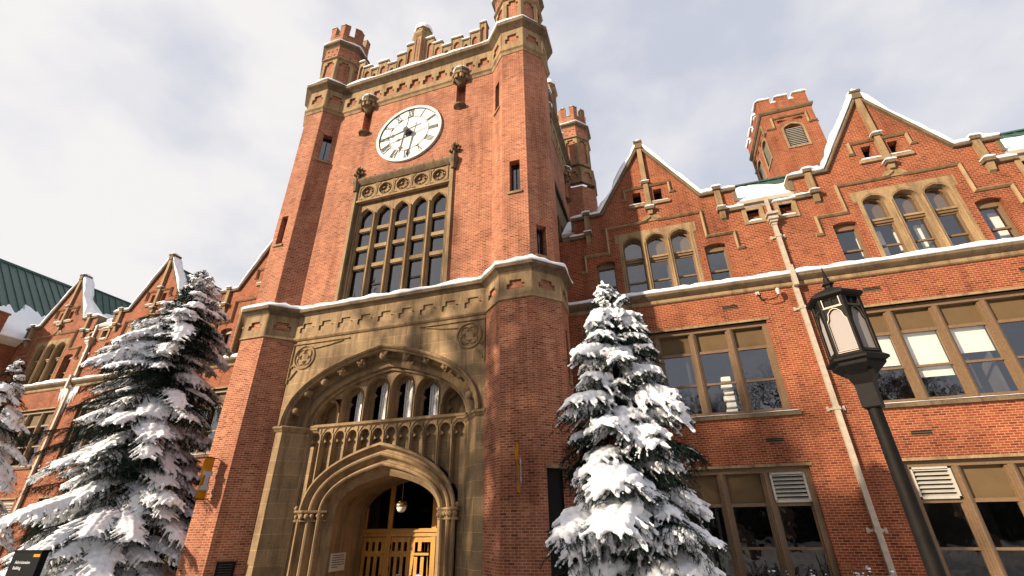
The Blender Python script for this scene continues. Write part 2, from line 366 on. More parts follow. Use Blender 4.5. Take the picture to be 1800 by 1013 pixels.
# ------------------------------------------------------------------ the clock tower
XC = -9.40; YC = 13.69; TC = 14.22; TX = 5.456
tower = thing('clock_tower', (XC, YC, GZ), 'red brick clock tower with four octagonal battlemented turrets over a sandstone entrance arch', 'tower')
FC = Fr((XC, YC, 0), (1, 0, 0)); S2 = math.sqrt(.5); T8 = math.tan(math.pi / 8)
def oct_face(cx, cy, ap, k):
    a = R(-90 + 45 * k); N = Vector((math.cos(a), math.sin(a), 0)); return Fr((cx + N.x * ap, cy + N.y * ap, 0), (-N.y, N.x, 0))
def oct_shaft(mb, cx, cy, ap, z0, z1, mat, slits={}):
    h = ap * T8
    for k in range(8):
        fr = oct_face(cx, cy, ap, k)
        holes = [rect(u - w_ / 2, u + w_ / 2, a, b) for u, w_, a, b in slits.get(k, [])]
        mb.fpoly(fr, rect(-h, h, z0, z1), holes, 0, -.30, mat)
def oct_band(mb, cx, cy, ap, z0, z1, ph, back, g=.58, wf=.62, skin='stone'):
    # stone band plate with one stepped brick panel on each face
    h = ap * T8 + .02; zc = (z0 + z1) / 2
    for k in range(8):
        fr = oct_face(cx, cy, ap, k); mb.fpoly(fr, rect(-h, h, z0, z1), [stepped(0, 2 * h * wf, zc - ph / 2, zc + ph / 2, .66, .58)], 0, -.09, skin)
        mb.fbox(fr, -h, h, z0, z1, -.2, -.085, back)
def cornice(z0, z1, out, low=.02):           # ledge: moulded underside, sloping top
    return [(-.3, z0), (low, z0), (low + .03, z0 + (z1 - z0) * .25), (out * .6, z0 + (z1 - z0) * .45), (out, z0 + (z1 - z0) * .6), (out, z1 - .03), (out * .5, z1), (-.3, z1)]
def facade_path(ap, yback, xin):
    h = ap * T8; P = []
    def turret(cx, s):
        return [(cx + s * ap, TC + h), (cx + s * ap, TC - h), (cx + s * h, TC - ap), (cx - s * h, TC - ap), (cx - s * (h + (YC - (TC - ap))), YC)]
    Lp = turret(XC - TX, -1); Rp = turret(XC + TX, 1)[::-1]
    side = XC + xin
    yj = TC + h + (ap - (xin - TX))          # 45-degree back face meets the side wall
    return [(XC - xin, yback), (XC - xin, yj)] + Lp + Rp + [(side, yj), (side, yback)]
AL, AU = 1.352, 1.219                        # lower and upper turret apothems
SIDE = 5.96
REAR = 24.5
# --- turrets
def turret_top(cx, cy, par):
    b = MB(); s = MB(); ap = 1.10
    z0, z1 = 22.9, 25.25; h = ap * T8
    b.lathe(cx, cy, [(ap - .09, z0), (ap - .09, 26.35)], 'brick')
    for k in range(8):
        fr = oct_face(cx, cy, ap, k)
        s.fpoly(fr, rect(-h - .01, h + .01, z0, z1), [stepped(0, .60, z0 + .22, z1 - .12, .62, .90)], 0, -.09, 'stone')
        b.fbox(fr, -h, h, z1 + .1, 26.32, -.2, .03, 'brick')
        for u, z in ((-.2, 25.62), (.2, 25.62), (0, 25.98), (-.28, 26.05), (.28, 26.05)): s.fbox(fr, u - .04, u + .04, z - .04, z + .04, .0, .07, 'stone')
    s.lathe(cx, cy, [(ap + .03, z1), (ap + .11, z1 + .04), (ap + .11, z1 + .12), (ap, z1 + .18)], 'stone')
    s.lathe(cx, cy, [(ap, 26.28), (ap + .10, 26.38), (ap + .22, 26.46), (ap + .22, 26.60), (ap + .05, 26.68), (ap - .4, 26.68)], 'weathered')
    top = b.build('turret_drum', par); s.build('stone_dressing', top)
    m = MB(); ms = MB(); zt = 28.30; am = 1.10; hm = am * T8
    for k in range(8):
        fr = oct_face(cx, cy, am, k)
        m.fbox(fr, -hm, hm, 26.6, 27.42, -.24, 0, 'brick'); ms.fbox(fr, -hm + .25, hm - .25, 27.42, 27.48, -.27, .03, 'stone')
        for s_ in (-1, 1):
            u0, u1 = sorted((s_ * (hm - .27), s_ * hm)); m.fbox(fr, u0, u1, 27.40, zt, -.24, 0, 'brick')
            e0, e1 = sorted((s_ * (hm - .31), s_ * (hm - .27))); ms.fbox(fr, e0, e1, 27.40, zt, -.25, .01, 'stone')
            ms.fbox(fr, *sorted((s_ * (hm - .32), s_ * (hm + .02))), zt, zt + .07, -.27, .03, 'stone')
    bt = m.build('battlement', par); ms.build('coping', bt)
    sn = MB(); ring = [(cx + (ap) / math.cos(math.pi / 8) * math.cos(math.pi / 8 + a * math.pi / 4), cy + ap / math.cos(math.pi / 8) * math.sin(math.pi / 8 + a * math.pi / 4)) for a in range(8)]
    snow_plan(sn, ring + ring[:1], 0.0, .23, 26.62, .10, seed=cx)
    for k in range(8):
        fr = oct_face(cx, cy, am, k)
        sn.blob(fr.P(0, 27.5, -.12), (hm - .27, .14, .07), 'snow', M3=Matrix((fr.T, fr.N, fr.U)).transposed())
        for s_ in (-1, 1): sn.blob(fr.P(s_ * (hm - .13), zt + .07, -.12), (.20, .16, .07), 'snow', M3=Matrix((fr.T, fr.N, fr.U)).transposed())
    sn.build('snow_cover', par)
def slit(par, cx, cy, ap, k, u, w_, a, b):
    fr = oct_face(cx, cy, ap, k); q = MB(); q.pane(fr, u - w_ / 2, u + w_ / 2, a, b, -.27, 'tglass'); q.fbox(fr, u - w_ / 2, u + w_ / 2, a, b, -.5, -.45, 'dark')
    q.fbox(fr, u - .02, u + .02, a, b, -.27, -.25, 'iron')
    q.fbox(fr, u - w_ / 2 - .08, u + w_ / 2 + .08, a - .10, a, -.2, .06, 'stone'); q.build('slit_window', par)
def make_turret(cx, cy, up, low, front=True):
    b = MB()
    if front: oct_shaft(b, cx, cy, AL, GZ, 8.25, 'brick', low)
    oct_shaft(b, cx, cy, AU, 9.3 if front else 12, 20.9, 'brick', up)
    t = b.build('corner_turret', tower)
    s = MB()
    if front:
        oct_band(s, cx, cy, AL + .03, 8.30, 9.15, .34, 'brick', wf=.54); s.lathe(cx, cy, [(AL, 8.18), (AL + .07, 8.20), (AL + .03, 8.31)], 'stone'); s.build('stone_band', t); s = MB()
    oct_band(s, cx, cy, AU + .06, 21.2, 22.5, .58, 'brick', wf=.60)
    s.build('stone_band', t)
    for k, L in up.items():
        for q in L: slit(t, cx, cy, AU, k, *q)
    for k, L in low.items():
        for q in L:
            if q[1] < .6: slit(t, cx, cy, AL, k, *q)
    turret_top(cx, cy, tower)
    return t
make_turret(XC - TX, TC, {1: [(0.02, .42, 17.65, 19.35)], 0: [(-.12, .36, 12.7, 14.25)]}, {})
make_turret(XC + TX, TC, {7: [(0.0, .40, 17.8, 19.55)], 0: [(0.0, .42, 12.78, 14.33)], 1: [(0.0, .42, 9.95, 11.25)]}, {1: [(.11, .82, -1.0, 2.95)], 2: [(0, .36, 5.6, 7.4)]})
make_turret(-3.05, REAR, {}, {}, False)
make_turret(XC - TX, REAR, {}, {}, False)
# tall dark side door in the right turret's angled face
fr = oct_face(XC + TX, TC, AL, 1); q = MB(); q.fbox(fr, -.29, .51, GZ, 2.93, -.295, -.28, 'dark'); q.fbox(fr, -.34, .55, 2.95, 3.05, -.2, .03, 'stone')
q.fbox(fr, .15, .19, GZ, 2.93, -.38, -.34, 'iron'); q.build('side_door', tower)
# --- brick walls
W = MB(); HB = 4.45
nich = [rect(c - .24, c + .24, 19.15, 20.75) for c in (-2.60, 2.62)]
W.fpoly(FC, rect(-HB, HB, 9.3, 20.9), [rect(-2.5, 2.5, 9.55, 15.8)] + nich, 0, -.5, 'brick', back=False)
FSR = Fr((XC + SIDE, (15.8 + 23.4) / 2, 0), (0, 1, 0)); FSL = Fr((XC - SIDE, (15.8 + 23.4) / 2, 0), (0, -1, 0))
for f in (FSR, FSL): W.fpoly(f, rect(-4.9, 4.9, GZ, 20.9), [rect(-2.5, 2.5, 13.2, 16.8)] + [rect(c - .24, c + .24, 19.15, 20.75) for c in (-2.6, 2.6)], 0, -.4, 'brick')
W.box(XC - SIDE + .5, XC + SIDE - .5, REAR - .2, REAR, GZ, 22.9, 'brick')
W.box(XC - SIDE + .3, XC + SIDE - .3, 14.3, REAR, 22.6, 22.8, 'weathered')
for c in (-2.60, 2.62): W.fbox(FC, c - .24, c + .24, 19.15, 20.75, -.42, -.36, 'brick')
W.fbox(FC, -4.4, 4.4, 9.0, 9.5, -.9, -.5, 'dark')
W.build('wall', tower)
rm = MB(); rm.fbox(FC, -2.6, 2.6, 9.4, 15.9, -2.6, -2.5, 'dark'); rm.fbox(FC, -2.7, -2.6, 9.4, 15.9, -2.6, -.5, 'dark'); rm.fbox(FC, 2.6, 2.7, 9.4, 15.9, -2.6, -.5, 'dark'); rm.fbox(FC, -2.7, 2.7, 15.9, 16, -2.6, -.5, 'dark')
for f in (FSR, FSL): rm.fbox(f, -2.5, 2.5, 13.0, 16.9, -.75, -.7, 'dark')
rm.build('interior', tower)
# --- stone courses, friezes and their snow
ST = MB(); SN = MB()
low = facade_path(AL, 17.1, SIDE); upp = facade_path(AU, REAR, SIDE)
ST.plan(low, cornice(9.12, 9.50, .24), 'weathered'); snow_plan(SN, low[1:-1], -.16, .24, 9.485, .17, 3); SN.build('snow_cover', ST.build('string_course', tower)); ST = MB(); SN = MB()
ST.plan(upp, cornice(22.30, 22.92, .34), 'weathered'); snow_plan(SN, upp[1:-1], -.12, .34, 22.90, .15, 5)
ST.plan(upp, [(-.2, 20.85), (.03, 20.85), (.07, 20.98), (.14, 21.05), (.14, 21.17), (.05, 21.24), (-.2, 21.24)], 'stone')
def frieze(fr, hw, n, pitch, z0, z1, pz, ph, back, du=0):
    hs = [stepped(du + (i - (n - 1) / 2) * pitch, pitch * .78, pz - ph / 2, pz + ph / 2, .62, .55) for i in range(n)]
    ST.fpoly(fr, rect(-hw, hw, z0, z1), hs, .07, -.04, 'stone'); ST.fbox(fr, -hw, hw, z0, z1, -.2, -.035, back)
frieze(FC, 4.36, 11, .755, 21.2, 22.45, 21.76, .62, 'brick')
for f in (FSR, FSL): frieze(f, 3.8, 10, .755, 21.2, 22.45, 21.76, .62, 'brick')
ST.build('crowning_cornice', tower)
# --- stepped parapet
def parapet(fr, sc=1.0, key=0):
    pb = MB(); ps = MB(); sn = MB(); pc = MB()
    seq = [(-4.2 + .35, -3.5, 25.0), (-3.5, -2.95, 24.40), (-2.95, -2.53, 24.02), (-2.53, -1.9, 24.42), (-1.9, -1.37, 24.02), (-1.37, -.82, 24.52), (-.82, -.36, 25.12)]
    seq = seq + [(-b, -a, z) for a, b, z in seq]
    for a, b, z in seq:
        a, b = a * sc, b * sc; c = (a + b) / 2; h = (b - a) / 2
        top = z + .02 * noise.noise(Vector((a * 5, 0, 0)))
        ps.fpoly(fr, rect(a + .003, b - .003, 22.9, top), [arched(c, h * .56, 23.12, top - .55, top - .26)], 0.0, -.36, 'stone', back=True)
        pb.fbox(fr, c - h * .62, c + h * .62, 23.0, top - .15, -.2, -.08, 'brick')
        pc.fpoly(fr.sh(0, 0, 0), rect(a - .02, b + .02, top, top + .09), [], .05, -.41, 'weathered', back=True)
        q = [(a - .02, top + .09), (b + .02, top + .09)]; snow_path(sn, fr, q, -.40, .05, .10, seed=a + key, step=.1)
        if c * 1 > 0: ps.fbox(fr, a - .03, a + .03, 22.92, min(top, 26), -.1, .03, 'stone')
        else: ps.fbox(fr, b - .03, b + .03, 22.92, min(top, 26), -.1, .03, 'stone')
    P = ps.build('parapet', tower); pb.build('brick_panel', P); pc.build('coping', P)
    c = fr.P(0, 0, -.18); pn = MB(); ap = .40
    pn.lathe(c.x, c.y, [(ap, 22.9), (ap, 25.35), (ap + .06, 25.4), (ap + .14, 25.5), (ap + .14, 25.66), (ap + .02, 25.72), (ap, 26.0), (ap + .08, 26.05), (ap + .08, 26.12), (ap - .05, 26.2)], 'stone')
    for k in range(8):
        f8 = oct_face(c.x, c.y, ap, k); pn.fbox(f8, -.05, .05, 23.2, 25.1, -.02, .012, 'brick'); pn.fbox(f8, -.17, -.13, 23, 25.35, -.02, .035, 'stone'); pn.fbox(f8, .13, .17, 23, 25.35, -.02, .035, 'stone')
        pn.fbox(f8, -.05, .05, 25.78, 25.95, -.02, .012, 'dark')
    pn.build('pinnacle', P); sn.blob((c.x, c.y, 26.26), (.52, .52, .46), 'snow', 12, 8); sn.build('snow_cover', P)
parapet(FC)
parapet(FSR, .84, 3); parapet(FSL, .84, 4)
# --- canopied niches
def niche(fr, c):
    P = fr.P(c, 0, .0); n = MB()
    n.lathe(P.x, P.y, [(.10, 20.62), (.20, 20.70), (.30, 20.84), (.33, 20.98), (.44, 21.04), (.44, 21.20), (.36, 21.28), (.42, 21.36), (.42, 21.50), (.20, 21.60)], 'weathered')
    for k in range(8):
        f8 = oct_face(P.x, P.y, .37, k)
        for u in (-.11, .11): n.fbox(f8, u - .045, u + .045, 20.80, 21.05, -.1, .04, 'stone')
        f8 = oct_face(P.x, P.y, .44, k); n.fbox(f8, -.10, .10, 21.06, 21.18, -.02, .02, 'stone')
    t = n.build('niche', tower); s = MB(); s.blob((P.x, P.y, 21.52), (.47, .46, .14), 'snow', 12, 6); s.build('snow_cover', t)
    n = MB(); n.lathe(P.x, P.y, [(.05, 18.94), (.16, 19.0), (.30, 19.06), (.32, 19.13), (.2, 19.16)], 'weathered', 12); n.build('pedestal', t)
niche(FC, -2.60); niche(FC, 2.62)
for c in (-2.6, 2.6): niche(FSR, c)
SN.build('snow_cover', tower)
# --- clock
cl = MB(); cc = (0.0, 18.25)
def disc(mb, r0, r1, d0, d1, mat, n=56):
    ring = lambda r, d: [FC.P(cc[0] + r * math.cos(2 * math.pi * i / n), cc[1] + r * math.sin(2 * math.pi * i / n), d) for i in range(n)]
    rows = [ring(r1, d0), ring(r1, d1), ring(r0, d1)] + ([ring(r0, d0)] if r0 > .01 else [])
    mb.grid(rows, mat, True)
disc(cl, 0.001, 1.62, -.02, .05, 'clockface'); CK = cl.build('clock', tower)
rim = MB(); disc(rim, 1.60, 1.74, 0, .11, 'clockface'); disc(rim, 1.575, 1.60, 0, .065, 'ink'); disc(rim, 1.045, 1.065, .03, .062, 'ink')
rim.build('rim', CK)
for h in range(1, 13):
    nm = ['I', 'II', 'III', 'IIII', 'V', 'VI', 'VII', 'VIII', 'IX', 'X', 'XI', 'XII'][h - 1]
    a = -2 * math.pi * h / 12 + math.pi / 2; radial = Vector((math.cos(a), math.sin(a))); side = Vector((radial.y, -radial.x))
    wd = {'I': .075, 'V': .19, 'X': .19}; tw = sum(wd[c] for c in nm); x = -tw / 2; mb = MB(); r0, r1 = 1.10, 1.53
    def bar(x0, y0, x1, y1, t):
        p = [side * x0 + radial * y0, side * x1 + radial * y1]; dv = (p[1] - p[0]).normalized(); nv = Vector((-dv.y, dv.x)) * t / 2
        pts = [(cc[0] + v.x, cc[1] + v.y) for v in (p[0] - nv, p[0] + nv, p[1] + nv, p[1] - nv)]; mb.fpoly(FC, pts, [], .066, .045, 'ink')
    for c in nm:
        m_ = x + wd[c] / 2
        if c == 'I': bar(m_, r0, m_, r1, .034)
        if c == 'V': bar(m_ - .075, r1, m_, r0, .042); bar(m_ + .075, r1, m_, r0, .018)
        if c == 'X': bar(m_ - .075, r1, m_ + .075, r0, .042); bar(m_ + .075, r1, m_ - .075, r0, .018)
        x += wd[c]
    bar(-tw / 2, r0, tw / 2, r0, .014); bar(-tw / 2, r1, tw / 2, r1, .014)
    mb.build('numeral', CK)
tk = MB()
for i in range(60):
    a = 2 * math.pi * i / 60; p = Vector((math.cos(a), math.sin(a))); nv = Vector((-p.y, p.x)) * .008
    tk.fpoly(FC, [(cc[0] + v.x, cc[1] + v.y) for v in (p * 1.545 - nv, p * 1.545 + nv, p * 1.58 + nv, p * 1.58 - nv)], [], .064, .045, 'ink')
tk.build('minute_track', CK)
def hand(name, adeg, L, tail, dia_at, dia_w, d):
    a = R(90 - adeg); dr = Vector((math.cos(a), math.sin(a))); nv = Vector((-dr.y, dr.x)); mb = MB()
    pr = [(-tail, .012), (-.1, .016), (0, .05), (dia_at - .22, .035), (dia_at - .1, .03), (dia_at, dia_w), (dia_at + .16, .02), (L, .006)]
    pts = [dr * s - nv * w_ for s, w_ in pr] + [dr * s + nv * w_ for s, w_ in pr[::-1]]
    mb.fpoly(FC, [(cc[0] + v.x, cc[1] + v.y) for v in pts], [], d, d - .03, 'ink', back=True); mb.build(name, CK)
hand('hour_hand', 256.5, 1.35, .8, .72, .10, .28); hand('minute_hand', 188, 1.50, .78, 1.15, .13, .34)
hb = MB(); disc(hb, .001, .13, 0, .36, 'ink', 20); disc(hb, .001, .19, 0, .12, 'ink', 20); hb.build('hub', CK)
# --- the great window
def great_window(fr, parent, zb=9.55, wide=2.5, lights=5, zt=15.62):
    s = MB(); zp = 14.72; p = wide * 2 * .90 / lights
    for sgn in (-1, 1):                                     # stepped jambs
        for a, b, d0, d1, mt in ((2.5, 2.36, -.45, .10, 'stone'), (2.36, 2.27, -.45, .0, 'weathered'), (2.31, 2.20, -.45, -.10, 'stone')):
            u0, u1 = sorted((sgn * a, sgn * b)); s.fbox(fr, u0, u1, zb, zt + .0 - (2.5 - a) * .5, d0, d1, mt)
    # quatrefoil panel
    holes = []; cz = (zp + zt) / 2 + .02; pw = 4.5 / lights
    for i in range(lights):
        c = (i - (lights - 1) / 2) * pw; holes.append([(c + .31 * math.cos(a * math.pi / 12), cz + .31 * math.sin(a * math.pi / 12)) for a in range(24)])
    s.fpoly(fr, rect(-2.34, 2.34, zp, zt), holes, .02, -.12, 'stone'); s.fbox(fr, -2.34, 2.34, zp, zt, -.3, -.115, 'stone')
    for i in range(lights):
        c = (i - (lights - 1) / 2) * pw
        q = [];
        for k in range(4):
            ca = math.pi / 2 * k; ox, oz = .125 * math.cos(ca), .125 * math.sin(ca)
            for j in range(7):
                b_ = ca - math.pi * .62 + math.pi * 1.24 * j / 6; q.append((c + ox + .14 * math.cos(b_), cz + oz + .14 * math.sin(b_)))
        s.path(fr, q, [(-.018, -.11), (.018, -.11), (.014, -.04), (-.014, -.04)], 'stone', closed=True)
        s.path(fr, holes[i], [(-.03, .02), (.02, .02), (.0, .055)], 'stone', closed=True)
        for sgn in (-1, 1):
            s.fbox(fr, c + sgn * .42 - .018, c + sgn * .42 + .018, zp + .02, zt - .02, .02, .06, 'stone')
            for sz in (-1, 1):
                s.fpoly(fr, [(c + sgn * .38, cz + sz * .38), (c + sgn * .38, cz + sz * .24), (c + sgn * .24, cz + sz * .38)], [], .05, .02, 'stone')
    s.fbox(fr, -2.34, 2.34, zp - .06, zp + .03, -.1, .07, 'stone')
    s.plan([tuple(fr.P(u, 0, 0).xy) for u in (-2.58, 2.58)], [(-.1, zt), (.08, zt), (.16, zt + .1), (.22, zt + .2), (.22, zt + .3), (.05, zt + .36), (-.1, zt + .36)], 'weathered')
    for u in (-1.5, -.5, .5, 1.5): s.blob(fr.P(u, zt + .42, .1), (.05, .05, .07), 'weathered', 6, 4)
    # tracery
    lh = p / 2 - .125; hs = [arched((i - (lights - 1) / 2) * p, lh, zb + .02, 13.88, 14.32) for i in range(lights)]
    s.fpoly(fr, rect(-2.25, 2.25, zb, zp), hs, -.16, -.40, 'stone')
    for i in range(lights):
        c = (i - (lights - 1) / 2) * p
        s.path(fr, arched(c, lh + .035, zb + .02, 13.90, 14.36)[1:] + [(c - lh - .035, zb + .02)], [(-.02, -.17), (.025, -.17), (0, -.12)], 'stone')
    for i in range(lights + 1):
        c = (i - lights / 2) * p; s.tube([fr.P(c, z, -.13) for z in (zb, 12, 13.95)], .055, 'stone', 8); s.blob(fr.P(c, 13.98, -.12), (.075, .075, .06), 'stone', 8, 4)
    for z in (13.22, 12.27, 11.32):
        for i in range(lights):
            c = (i - (lights - 1) / 2) * p; s.fbox(fr, c - lh, c + lh, z - .085, z + .085, -.36, -.20, 'stone'); s.fbox(fr, c - lh, c + lh, z - .12, z - .085, -.36, -.24, 'weathered')
    gw = s.build('great_window', parent)
    for i in range(lights):
        c = (i - (lights - 1) / 2) * p; f = MB(); g = MB()
        for a, b in ((zb, 11.2), (11.4, 12.15), (12.35, 13.1), (13.3, 14.3)):
            for z0, z1, u0, u1 in ((a, a + .05, c - lh, c + lh), (b - .05, b, c - lh, c + lh), (a, b, c - lh, c - lh + .05), (a, b, c + lh - .05, c + lh)): f.fbox(fr, u0, u1, z0, z1, -.345, -.305, 'iron')
        if i in (1, 3): f.fbox(fr, c - lh, c + lh, 10.38, 10.45, -.345, -.295, 'iron')
        g.pane(fr, c - lh - .05, c + lh + .05, zb, 14.4, -.335, 'tglass'); f.build('sash', gw); g.build('glass_pane', gw)
    return gw
great_window(FC, tower)
for f in (FSR, FSL):
    sidew = MB()
    hs = [arched(c, .32, 13.3, 15.1, 15.5) for c in (-1.8, -.9, 0, .9, 1.8)]
    sidew.fpoly(f, rect(-2.5, 2.5, 13.2, 16.8), hs, .05, -.3, 'stone'); sidew.fbox(f, -2.6, 2.6, 16.8, 17.1, -.1, .2, 'weathered')
    for c in (-2.42, 2.42): sidew.fbox(f, c - .1, c + .1, 13.2, 17.0, 0, .14, 'stone')
    sidew.build('side_window', tower)
for c in (-2.44, 2.50):
    f = MB(); P = FC.P(c, 0, .08)
    f.lathe(P.x, P.y, [(.11, 15.3), (.14, 15.6), (.20, 15.75), (.20, 15.95), (.10, 16.02), (.055, 16.1), (.05, 16.55), (.02, 16.85)], 'weathered')
    for z, rr in ((16.38, .22), (16.62, .13)):
        for k in range(4):
            a = k * math.pi / 2; f.blob((P.x + rr * math.cos(a), P.y + rr * .7 * math.sin(a), z), (.075, .075, .085), 'weathered', 7, 5); f.blob((P.x + rr * .5 * math.cos(a), P.y + rr * .35 * math.sin(a), z - .03), (.08, .05, .045), 'weathered', 6, 4)
    t = f.build('finial', tower); s = MB(); s.blob((P.x, P.y, 15.97), (.17, .15, .05), 'snow'); s.build('snow_cover', t)
# ------------------------------------------------------------------ the entrance portal
PO = MB(); HWO, ZAO, HWI, ZAI, ZS = 3.80, 7.42, 3.17, 6.82, 4.86
FI = Fr((XC, 14.42, 0), (1, 0, 0))
outer = tudor(HWO, ZS, ZAO, 16)
PO.fpoly(FC, [(-4.55, GZ), (-HWO, GZ)] + outer + [(HWO, GZ), (4.55, GZ), (4.55, 9.2), (-4.55, 9.2)], [], 0, -.3, 'ashlar')
# raised plain band over the arch with stepped panels
hs = [stepped((i - 4) * .9, .66, 8.50, 8.90, .62, .58) for i in range(9)]
PO.fpoly(FC, rect(-4.5, 4.5, 8.32, 9.2), hs, .06, 0.005, 'ashlar')
PO.plan([(XC - 4.3, YC), (XC + 4.3, YC)], [(-.02, 8.16), (.05, 8.18), (.10, 8.24), (.10, 8.30), (.04, 8.34), (-.02, 8.34)], 'stone')
def splay(mb, prof, mat, z_low=GZ, zs=ZS, n=16, smooth=False):
    # prof: (half width, apex height, spring shift, depth) rings, front to back
    rows = []
    for hw, za, d in prof:
        rows.append([FC.P(-hw, z_low, d), FC.P(-hw, zs - .15, d)] + [FC.P(u, z, d) for u, z in tudor(hw, zs, za, n)] + [FC.P(hw, zs - .15, d), FC.P(hw, z_low, d)])
    mb.grid(rows, mat, False, smooth, flip=False)
def lerp3(t): return HWO + (HWI - HWO) * t, ZAO + (ZAI - ZAO) * t, -.73 * t
def ring(t, inn=0.0):                          # inn: push outwards from the opening (hollow) or into it (roll)
    a, b, c = lerp3(t); return (a + inn, b + inn, c - inn * .5)
archp = [ring(0), ring(.04, -.02), ring(.10, -.01), ring(.12, .06), ring(.17, .16), ring(.30, .27), ring(.50, .30), ring(.66, .24), ring(.70, .06), ring(.75, -.01), ring(.82, -.03), ring(.86, 0), ring(.88, .05), ring(.93, .06), ring(.96, -.01), ring(1.0, -.03), (HWI - .03, ZAI - .03, -.95)]
rows = [[FC.P(u, z, d) for u, z in tudor(hw, ZS, za, 16)] for hw, za, d in archp]; PO.grid(rows, 'stone')
rows = [[FC.P(s_ * lerp3(t)[0], z, lerp3(t)[2]) for z in (GZ, ZS)] for t in (0, 1) for s_ in (-1,)]; PO.grid(rows, 'ashlar')
rows = [[FC.P(lerp3(t)[0], z, lerp3(t)[2]) for z in (GZ, ZS)] for t in (0, 1)]; PO.grid(rows, 'ashlar')
# hood mould on the wall face
PO.path(FC, tudor(HWO + .02, ZS, ZAO + .02, 16), [(0, 0), (.0, .07), (.05, .13), (.10, .13), (.14, .06), (.14, 0)], 'stone')
# impost
for s_ in (-1, 1):
    pts = [(XC + s_ * 4.15, YC), (XC + s_ * HWO, YC), (XC + s_ * HWI, YC + .73), (XC + s_ * (HWI - .35), YC + .76)]
    if s_ > 0: pts = pts[::-1]
    PO.plan(pts, [(-.05, 4.66), (.03, 4.68), (.07, 4.74), (.12, 4.78), (.12, 4.84), (.05, 4.88), (-.05, 4.88)], 'stone')
portal = PO.build('entrance_portal', tower)
# carved bosses in the hollow of the arch
bs = [(-3.60, 5.45), (-3.22, 6.13), (-2.55, 6.52), (-1.80, 6.83), (-.98, 7.06), (0.0, 7.22), (.98, 7.06), (1.80, 6.83), (2.55, 6.52), (3.22, 6.13), (3.60, 5.45)]
for u, z in bs:
    b = MB(); a = math.atan2(z - 4.0, u)
    ca, sa = math.cos(a), math.sin(a)
    f = Fr(FC.P(u * 1.0, z, -.26), (1, 0, 0))
    rot = Fr(f.O, Vector((sa, 0, -ca)), Vector((ca, 0, sa)))
    b.fbox(rot, -.13, .13, -.16, .12, -.12, .10, 'stone'); b.fbox(rot, -.17, .17, .06, .14, -.12, .14, 'stone'); b.blob(rot.P(0, -.10, .12), (.13, .10, .11), 'stone', 8, 5, amp=.7)
    b.blob(rot.P(-.09, .0, .12), (.07, .06, .08), 'stone', 6, 4); b.blob(rot.P(.09, .0, .12), (.07, .06, .08), 'stone', 6, 4)
    b.build('carved_boss', portal)
# spandrel roundels
for s_ in (-1, 1):
    b = MB(); c = (s_ * 3.47, 7.46); circ = lambda r, n=28: [(c[0] + r * math.cos(2 * math.pi * i / n), c[1] + r * math.sin(2 * math.pi * i / n)) for i in range(n)]
    b.path(FC, circ(.46), [(-.045, 0), (-.02, .055), (.02, .055), (.045, 0)], 'stone', closed=True)
    q = []
    for k in range(4):
        ca = math.pi / 4 + math.pi / 2 * k
        for j in range(8):
            b_ = ca - math.pi * .66 + math.pi * 1.32 * j / 7; q.append((c[0] + .17 * math.cos(ca) + .19 * math.cos(b_), c[1] + .17 * math.sin(ca) + .19 * math.sin(b_)))
    b.path(FC, q, [(-.03, 0), (0, .04), (.03, 0)], 'stone', closed=True)
    pr = [(-.03, 0), (-.015, .06), (.015, .06), (.03, 0)]
    b.path(FC, [(s_ * 4.06, 6.45), (s_ * 4.06, 8.02), (s_ * 1.5, 8.02)], pr, 'stone')
    b.path(FC, [(s_ * 3.72, 6.95), (s_ * 4.0, 6.60)], pr, 'stone'); b.path(FC, [(s_ * 3.05, 7.78), (s_ * 2.3, 7.86), (s_ * 1.8, 7.96)], pr, 'stone')
    b.path(FC, [(s_ * 3.98, 7.05), (s_ * 3.98, 7.15), (s_ * 3.86, 7.12)], pr, 'stone')
    b.build('roundel', portal)
